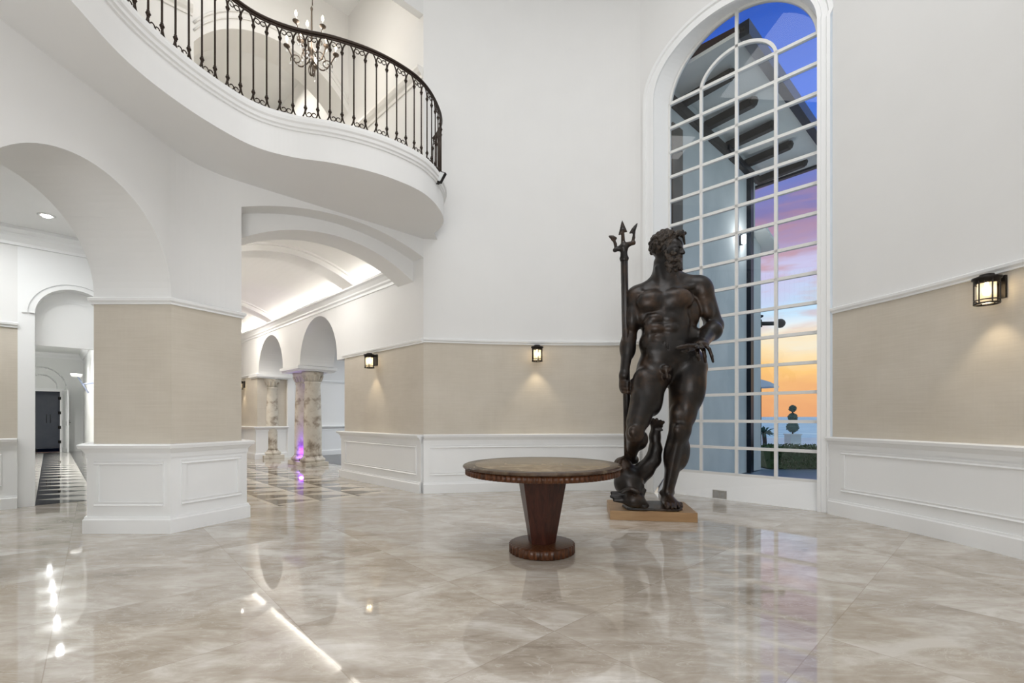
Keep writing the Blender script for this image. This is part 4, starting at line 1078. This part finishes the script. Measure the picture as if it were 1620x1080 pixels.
bn = N.new('ShaderNodeBump'); bn.inputs['Strength'].default_value = .8; bn.inputs['Distance'].default_value = .02; N.link(n3, bn.inputs['Height']); N.link(bn.outputs[0], b.inputs['Normal'])
M_CURL = m

SD = 5.62
ZB = .109
st = empty('bronze_statue', (1.72,5.62,ZB)); so = Vector(st.location)
tag(st, 'larger-than-life dark bronze nude bearded man holding a trident, one foot on a dolphin', 'statue')
def J(x, y, D=SD): return np.array(P(x, y, D))
def R_(px, D=SD): return px*D/F
S = SDF((1.20,4.95,ZB), (2.65,6.12,3.62), .0105)
c = S.cone; E = S.ell
def rotz(a):  # rows local axes in world, rotated about vertical by a
    return [[math.cos(a),math.sin(a),0],[-math.sin(a),math.cos(a),0],[0,0,1]]
def roty(a): return [[math.cos(a),0,math.sin(a)],[0,1,0],[-math.sin(a),0,math.cos(a)]]
# --- trunk
E(J(1052,489,5.70), (.335,.235,.33), k=.04)                 # rib cage
E(J(1057,527,5.69), (.325,.215,.31), k=.08)
E(J(1058,548,5.69), (.34,.215,.22), k=.08)                 # waist
E(J(1061,566,5.68), (.365,.225,.24), k=.06)                 # pelvis
c(J(1014,466,5.74), J(1100,453,5.72), .125, .125, .08)       # shoulder girdle
E(J(1031,477,5.55), (.185,.098,.135), roty(.10), k=.03)     # pectorals
E(J(1072,473,5.53), (.195,.100,.135), roty(-.02), k=.03)
E(J(1013,497,5.68), (.09,.14,.17), k=.05); E(J(1093,496,5.70), (.10,.15,.20), k=.05)   # lats
E(J(1026,543,5.62), (.11,.12,.12), k=.07); E(J(1097,534,5.64), (.125,.135,.12), k=.06)   # obliques
# abdominal rows
for y_, w_, D_ in ((503,13,5.505),(519,12.5,5.495),(535,12,5.500)):
    for sx in (-1,1):
        E(J(1049+(y_-503)*.12+sx*w_*.86, y_, D_), (.086,.044,.060), k=.026)
E(J(1054,556,5.50), (.235,.075,.15), k=.05)                 # lower belly
for sx, x_ in ((-1,1027),(1,1081)): E(J(x_,514+sx*-2,5.545), (.06,.06,.16), k=.035)     # serratus side
for k_ in range(3):
    E(J(1022+k_*2,509+k_*8,5.54), (.035,.03,.018), k=.03); E(J(1086-k_*1,506+k_*8,5.54), (.035,.03,.018), k=.03)
# furrows
c(J(1049,468,5.445), J(1049,494,5.440), .016, .014, .03, 'sub')
c(J(1050,497,5.447), J(1056,552,5.440), .010, .008, .022, 'sub')
E(J(1051.5,541,5.425), (.018,.035,.022), k=.015, op='sub')      # navel
for y_ in (511,527): c(J(1028,y_+1,5.435), J(1073,y_-1,5.435), .008, .008, .02, 'sub')
for q0_,q1_ in (((1012,490),(1022,495)),((1022,495),(1034,495)),((1034,495),(1048,489)),((1050,489),(1066,491)),((1066,491),(1080,489)),((1080,489),(1088,482))): c(J(*q0_,5.452), J(*q1_,5.452), .015, .015, .028, 'sub')
# groin folds
c(J(1016,559,5.50), J(1048,583,5.43), .012, .012, .025, 'sub'); c(J(1107,553,5.50), J(1068,583,5.43), .012, .012, .025, 'sub')
# --- neck
c(J(1053,456,5.70), J(1058,420,5.67), .145, .125, .06)
c(J(1047,416,5.72), J(1046,452,5.74), .10, .12, .05)
c(J(1046,460,5.58), J(1040,424,5.66), .028, .030, .035); c(J(1056,459,5.57), J(1070,428,5.64), .028, .030, .035)
c(J(1046,441,5.74), J(1012,462,5.74), .10, .06, .07); c(J(1066,438,5.74), J(1102,450,5.73), .10, .07, .07)
c(J(1048,461,5.555), J(1016,463,5.60), .022, .02, .03); c(J(1056,460,5.555), J(1096,453,5.60), .022, .02, .03)   # collarbones
# --- right arm (picture left), hanging to the staff
E(J(1004,472,5.72), (.125,.135,.155), roty(-.3), k=.05)
c(J(1003,480,5.72), J(996,533,5.72), .110, .082, .05)
E(J(999,503,5.66), (.082,.085,.16), k=.04); E(J(1003,507,5.77), (.07,.07,.15), k=.04)
E(J(993,550,5.69), (.100,.092,.15), roty(.05), k=.045)
c(J(995,535,5.72), J(987,595,5.60), .082, .052, .04)
# --- left arm (picture right), forearm coming forward over the hip
E(J(1109,456,5.70), (.140,.145,.155), roty(.35), k=.05)
c(J(1112,466,5.70), J(1129,512,5.74), .130, .104, .05)
E(J(1117,489,5.64), (.085,.085,.15), roty(.30), k=.04); E(J(1124,492,5.78), (.08,.08,.15), roty(.3), k=.04)
E(J(1129,515,5.72), (.105,.10,.09), k=.04)
c(J(1129,517,5.70), J(1112,542,5.22), .112, .062, .05)
E(J(1126,524,5.54), (.118,.16,.115), k=.05)
# --- thighs
c(J(1036,585,5.66), J(1008,668,5.36), .225, .128, .06)
E(J(1024,620,5.50), (.165,.17,.30), roty(.28), k=.06); E(J(1014,640,5.42), (.10,.10,.20), roty(.30), k=.05)
E(J(1018,662,5.40), (.07,.08,.11), roty(.2), k=.04)
c(J(1088,582,5.68), J(1077,670,5.58), .235, .135, .06)
E(J(1093,612,5.58), (.175,.17,.32), roty(-.06), k=.06); E(J(1085,645,5.50), (.12,.11,.20), k=.05); E(J(1070,655,5.52), (.075,.085,.12), k=.04); E(J(1092,650,5.55), (.07,.09,.16), k=.04)
E(J(1090,588,5.82), (.20,.20,.20), k=.06); E(J(1040,590,5.82), (.20,.20,.22), k=.06)      # buttocks
c(J(1063,600,5.45), J(1062,618,5.50), .02, .03, .03, 'sub')
# --- standing leg below the knee
E(J(1076,681,5.54), (.130,.125,.13), k=.04); E(J(1073,680,5.43), (.062,.045,.07), k=.05)
c(J(1072,692,5.49), J(1055,776,5.57), .060, .048, .07)
c(J(1072,694,5.60), J(1057,778,5.62), .125, .062, .05)
E(J(1076,717,5.66), (.115,.12,.22), roty(-.16), k=.05); E(J(1062,716,5.60), (.088,.10,.20), roty(-.16), k=.045)
# --- bent leg
E(J(1005,683,5.30), (.105,.11,.115), k=.04); E(J(1002,683,5.215), (.055,.04,.065), k=.03)
c(J(1004,690,5.33), J(999,724,5.72), .095, .055, .045); E(J(1014,697,5.50), (.075,.17,.10), [[1,0,0],[0,.9,-.43],[0,.43,.9]], k=.04)
# right foot resting on the dolphin, toes to picture left
c(J(1003,727,5.76), J(984,730,5.60), .060, .052, .04); c(J(998,722,5.70), J(980,731,5.55), .050, .040, .04)
for k_ in range(5):
    a_ = J(984-k_*1.2, 730+k_*1.0, 5.60-k_*.035); b_ = a_+np.array((-.085+.010*k_, -.03, -.045)); c(a_, b_, .024-.002*k_, .017-.001*k_, .012)
# --- left foot flat on the bronze ground
gz = ZB+.028
def G(x, D, z):
    D = D+.11*max(0,min(1,(5.62-D)/.3)); return np.array(((x-810)/F*D, D, gz+z))
c(J(1056,778,5.61), G(1055,5.60,.10), .062, .062, .04)
E(G(1053,5.68,.055), (.058,.075,.055), k=.03)
E(G(1054.5,5.58,.085), (.026,.03,.026), k=.02) if False else None
for sx in (-9,9): E(G(1055+sx,5.60,.145), (.022,.026,.026), k=.02)
c(G(1055,5.57,.12), G(1066,5.30,.045), .062, .040, .04)
c(G(1060,5.52,.05), G(1072,5.30,.035), .050, .034, .04); c(G(1051,5.60,.04), G(1056,5.33,.032), .045, .034, .04)
for k_, (x_, D_, r_) in enumerate(((1079,5.245,.017),(1074.5,5.215,.019),(1069,5.195,.020),(1063.5,5.185,.022),(1056,5.19,.030))):
    a_ = G(x_-5+k_*.2, 5.33, .045); mz = G(x_-1.5, D_+.05, .050 if k_ < 4 else .052); e2 = G(x_, D_, .020 if k_ < 4 else .026)
    c(a_, mz, r_*1.02, r_*.95, .016); c(mz, e2, r_*.95, r_*.9, .010)
# --- groin
E(J(1054,584,5.415), (.062,.055,.055), k=.03); E(J(1052,596,5.40), (.030,.034,.036), k=.008); E(J(1058,596,5.40), (.030,.034,.036), k=.008)
c(J(1054,585,5.39), J(1055.5,597,5.355), .019, .017, .010)
# --- right hand around the staff
SX0, SX1 = J(987.5,408,5.70), J(993.5,748,5.60)
def staffp(y):
    t = (y-408)/(748-408); return SX0+(SX1-SX0)*t
hp_ = staffp(613)
E(hp_+np.array((-.035,-.010,.015)), (.060,.062,.105), k=.035)
c(J(987,593,5.60), hp_+np.array((-.03,.0,.08)), .052, .050, .04)
for k_ in range(4):
    zc = .050-.042*k_; L_ = (.0,.004,.0,-.006)[k_]
    p0 = hp_+np.array((-.060,-.050,zc+.01)); p1 = hp_+np.array((-.010-L_,-.085,zc)); p2 = hp_+np.array((.052,-.062,zc-.010)); p3 = hp_+np.array((.068,-.010,zc-.018))
    r_ = (.023,.024,.022,.019)[k_]; S.path([p0,p1,p2,p3], [r_*1.05,r_,r_*.93,r_*.8], .010)
S.path([hp_+np.array((-.02,.03,.06)), hp_+np.array((.045,.035,.045)), hp_+np.array((.068,-.02,.055)), hp_+np.array((.045,-.07,.070))], [.032,.027,.024,.019], .014)
# --- left hand over the hip
wr_ = J(1112,543,5.20); pc = J(1106,547,5.08)
E(J(1109,545,5.12), (.088,.085,.040), k=.035)
c(wr_, J(1108,546,5.08), .052, .045, .035)
fing = [  # knuckle, mid, tip  (index, middle, ring, little)
    ([(1100,547,5.04),(1088,547,4.99),(1079,548.5,4.975),(1071,550,4.97)], .024),
    ([(1104,549,5.02),(1103,554,4.965),(1104,563,4.975),(1106,569,5.005)], .022),
    ([(1110,548,5.02),(1113,553,4.965),(1115,564,4.975),(1116,572,5.00)], .021),
    ([(1117,547,5.05),(1122,552,5.00),(1126,563,5.00),(1128,572,5.02)], .0185)]
for pts_, r_ in fing: S.path([J(*q) for q in pts_], [r_*1.15,r_*1.05,r_*.95,r_*.78], .010)
S.path([J(1104,548,5.14),J(1095,551,5.08),J(1087,554,5.03),J(1080,555,5.01)], [.034,.027,.023,.018], .014)
# --- head: local frame (forward, side, up)
hc = J(1056,395,5.66)
fwd = np.array((.80,-.58,-.14)); fwd /= np.linalg.norm(fwd)
side = np.cross(np.array((0,0,1.)), fwd); side /= np.linalg.norm(side); upv = np.cross(fwd, side)
HR = [fwd, side, upv]
def H(f, s_, u): return hc+fwd*f+side*s_+upv*u
K = 1.0
E(H(-.015,0,.03), (.175,.135,.165), HR, k=.03)
E(H(.065,0,-.075), (.105,.098,.125), HR, k=.05)
E(H(.115,0,.045), (.060,.100,.060), HR, k=.04)                       # forehead
c(H(.150,-.060,.012), H(.150,.060,.012), .022, .022, .02)             # brow
c(H(.168,0,.010), H(.200,0,-.048), .015, .024, .014)                  # nose
for s_ in (-1,1):
    E(H(.178,.022*s_,-.052), (.018,.014,.013), HR, k=.010)
    E(H(.158,.052*s_,-.014), (.026,.028,.020), HR, k=.014, op='sub')
    E(H(.138,.050*s_,-.014), (.026,.026,.020), HR, k=.006)
    E(H(.110,.080*s_,-.045), (.045,.030,.032), HR, k=.03)             # cheekbone
    E(H(-.005,.140*s_,-.020), (.032,.016,.045), HR, k=.014)           # ear
    c(H(-.01,.15*s_,.01), H(.0,.152*s_,-.05), .010, .010, .008)
c(H(.160,-.022,-.092), H(.160,.022,-.092), .013, .013, .012); c(H(.154,-.018,-.112), H(.154,.018,-.112), .015, .015, .010)
S.build('body', M_BR, st, so)

# hair and beard: curls
T = SDF((1.55,5.20,2.55), (2.30,6.10,3.62), .0085)
rnd = random.Random(3)
def curl(p, r): 
    T.ell(p, (r, r, r*.9), k=.012)
    a = np.array([rnd.gauss(0,1) for _ in range(3)]); a /= np.linalg.norm(a); T.ell(np.array(p)+a*r*.95, (r*.30,)*3, k=.006, op='sub')
T.ell(H(-.035,0,.050), (.178,.150,.165), HR, k=.02)
T.ell(H(.175,0,-.03), (.12,.10,.13), HR, k=.02, op='sub')
cnt_ = 0
ga = PI*(3-5**.5)
for i in range(150):
    zz2 = 1-2*(i+.5)/150; r_ = math.sqrt(1-zz2*zz2); a = ga*i
    f, s_, u = r_*math.cos(a), r_*math.sin(a), zz2
    if f > .45 and u < .62: continue
    if f > .15 and u < .10 : continue
    if u < -.52: continue
    p = H(-.035+f*.182, s_*.152, .050+u*.170)
    curl(p+np.array([rnd.uniform(-.008,.008) for _ in range(3)]), rnd.uniform(.027,.038))
for i in range(12):      # forelock
    curl(H(.125+rnd.uniform(-.03,.055), rnd.uniform(-.07,.07), .165+rnd.uniform(-.015,.045)), rnd.uniform(.022,.032))
for i in range(5): curl(H(.175+.004*i, -.02+.012*i, .155-.022*i), .019-.001*i)
T.build('hair', M_CURL, st, so)
T = SDF((1.55,5.15,2.45), (2.35,6.10,3.35), .0085)
T.ell(H(.070,0,-.215), (.085,.085,.16), HR, k=.02)
for i in range(120):
    th = rnd.uniform(-1.75,1.75); v_ = rnd.random()
    u = -.055-.30*v_ - .02*math.cos(th)
    rr_ = .118-.045*v_
    if abs(th) < .55 and u > -.125: continue
    curl(H(.045+rr_*math.cos(th)*1.05+.01, rr_*math.sin(th)*1.0, u), rnd.uniform(.020,.030))
for s_ in (-1,1):
    T.path([H(.182,.006*s_,-.078), H(.170,.035*s_,-.088), H(.140,.062*s_,-.115)], [.013,.015,.012], .01)
    for i in range(5): curl(H(.165+.008*i,.020*s_,-.14-.026*i), .024)
    curl(H(.02,.125*s_,-.06), .03); curl(H(.03,.120*s_,-.10), .03)
T.build('beard', M_CURL, st, so)

# dolphin
Dm = SDF((1.05,5.05,ZB), (2.05,6.05,1.35), .011)
spine = [(1038,672,5.74),(1036,690,5.72),(1037,710,5.70),(1033,727,5.68),(1020,743,5.66),(1007,753,5.60)]
Dm.path([J(*q) for q in spine], [.060,.062,.074,.090,.105,.135], .05)
Dm.ell(J(993,762,5.50), (.165,.17,.165), k=.06)
Dm.ell(J(985,735,5.62), (.11,.12,.10), k=.06)
Dm.cone(J(996,768,5.48), J(1002,787,5.36), .15, .095, .05)
Dm.ell(J(1002,790,5.36), (.135,.12,.090), k=.04)
Dm.cone(J(1010,791,5.32), J(1022,799,5.33), .060, .035, .03)       # snout
Dm.cone(J(1004,797,5.36), J(1020,802,5.31), .035, .022, .02)
Dm.cone(J(1000,794,5.33), J(1022,800,5.28), .010, .010, .012, 'sub')
Dm.ell(J(1004,784,5.30), (.035,.03,.03), k=.012); Dm.ell(J(1004,784,5.275), (.014,.014,.014), k=.006, op='sub')
for i in range(9):   # scalloped brow and gills
    a = i/8; Dm.ell(J(985+24*a, 778-5*math.sin(PI*a), 5.27+.02*math.cos(PI*a)), (.030,.030,.024), k=.012)
for (x0,y0,x1,y1,D_) in ((985,783,968,779,5.38),(985,787,967,785,5.36),(987,791,972,791,5.34),(1012,780,1017,768,5.40),(1014,784,1020,775,5.38)):
    Dm.cone(J(x0,y0,D_), J(x1,y1,D_), .040, .020, .02)
for k_ in range(5):   # tail fan
    a = (-.55+.33*k_); Dm.cone(J(1037,676,5.73), J(1037+18*math.sin(a)*1.0, 672-9*math.cos(a)+(2 if k_ > 2 else 0), 5.73-.03*k_), .045, .020, .018)
for k_ in range(3): Dm.cone(J(1038,678,5.72), J(1047,668+k_*6,5.66), .035, .016, .018)
Dm.cone(J(1030,742,5.58), J(1013,752,5.46), .012, .012, .01, 'add')
Dm.build('dolphin', M_BR, st, so)
# bronze ground plate
mb = MB(); pts = []
for (x_, D_) in ((992,5.40),(1020,5.36),(1050,5.32),(1074,5.30),(1080,5.38),(1078,5.45),(1074,5.78),(1040,5.86),(1000,5.84),(984,5.6)): pts.append(((x_-810)/F*D_, D_))
pts = [q for q in pts]; k = len(pts)
mb.add([(x_-so.x,y_-so.y,0.0) for x_,y_ in pts]+[(x_-so.x,y_-so.y,.028) for x_,y_ in pts], [tuple(range(k)),tuple(range(k,2*k))]+[(i,(i+1)%k,(i+1)%k+k,i+k) for i in range(k)])
mb.build('ground_plate', M_BR, st, bevel=.006)
# trident
tr_ = MB(); V = lambda a: Vector(a)-so
tr_.tube([V(SX0),V(SX1+(SX1-SX0)*.10)], .044, 14); 
trd = tr_.build('trident', M_BR, st)
U = SDF((1.10,5.55,2.95), (1.75,5.85,3.75), .0075)
U.cone(J(987.5,410,5.70), J(987,403,5.70), .052, .044, .01); U.cone(J(984,408.5,5.70), J(991,408.5,5.70), .030, .030, .01)
U.cone(J(987,403,5.70), J(987,393,5.70), .034, .055, .015)
U.cone(J(985,391,5.70), J(974,395,5.70), .045, .022, .02); U.cone(J(988,389,5.70), J(1002,383.5,5.70), .045, .020, .02)
U.ell(J(973,395.5,5.70), (.028,.028,.028), k=.01); U.ell(J(1002.5,384,5.70), (.026,.028,.028), k=.01)
U.path([J(974.5,394,5.70),J(973.5,386,5.70),J(970.5,377.5,5.70)], [.020,.019,.017], .01)
U.cone(J(986,389,5.70), J(985,364,5.70), .028, .019, .02)
U.path([J(1000,385,5.70),J(1002.5,376,5.70),J(1003,368,5.70)], [.022,.018,.016], .01)
# barbed points
def barb(pts, th=.018):
    ctr_ = sum(np.array(J(*q,5.70)) for q in pts)/len(pts)
    for i in range(len(pts)): U.cone(J(*pts[i],5.70), J(*pts[(i+1)%len(pts)],5.70), .005, .005, .012)
    n_ = 6
    for i in range(len(pts)):
        for j in range(1, n_): a_ = J(*pts[i],5.70); b_ = J(*pts[(i+1)%len(pts)],5.70); q = a_+(b_-a_)*j/n_; U.cone(q, ctr_, .006, th, .010)
barb([(984.2,349.5),(979.3,371),(982,369),(984.8,366),(987.5,366),(991.5,366)])
barb([(1008,353.5),(1001,361),(996.3,368.5),(999.5,367.5),(1004,368)])
barb([(963.5,373.5),(967,377),(969,380.5),(973,379),(975.3,376.5),(970,373.2)])
U.build('trident_head', M_BR, trd, so)
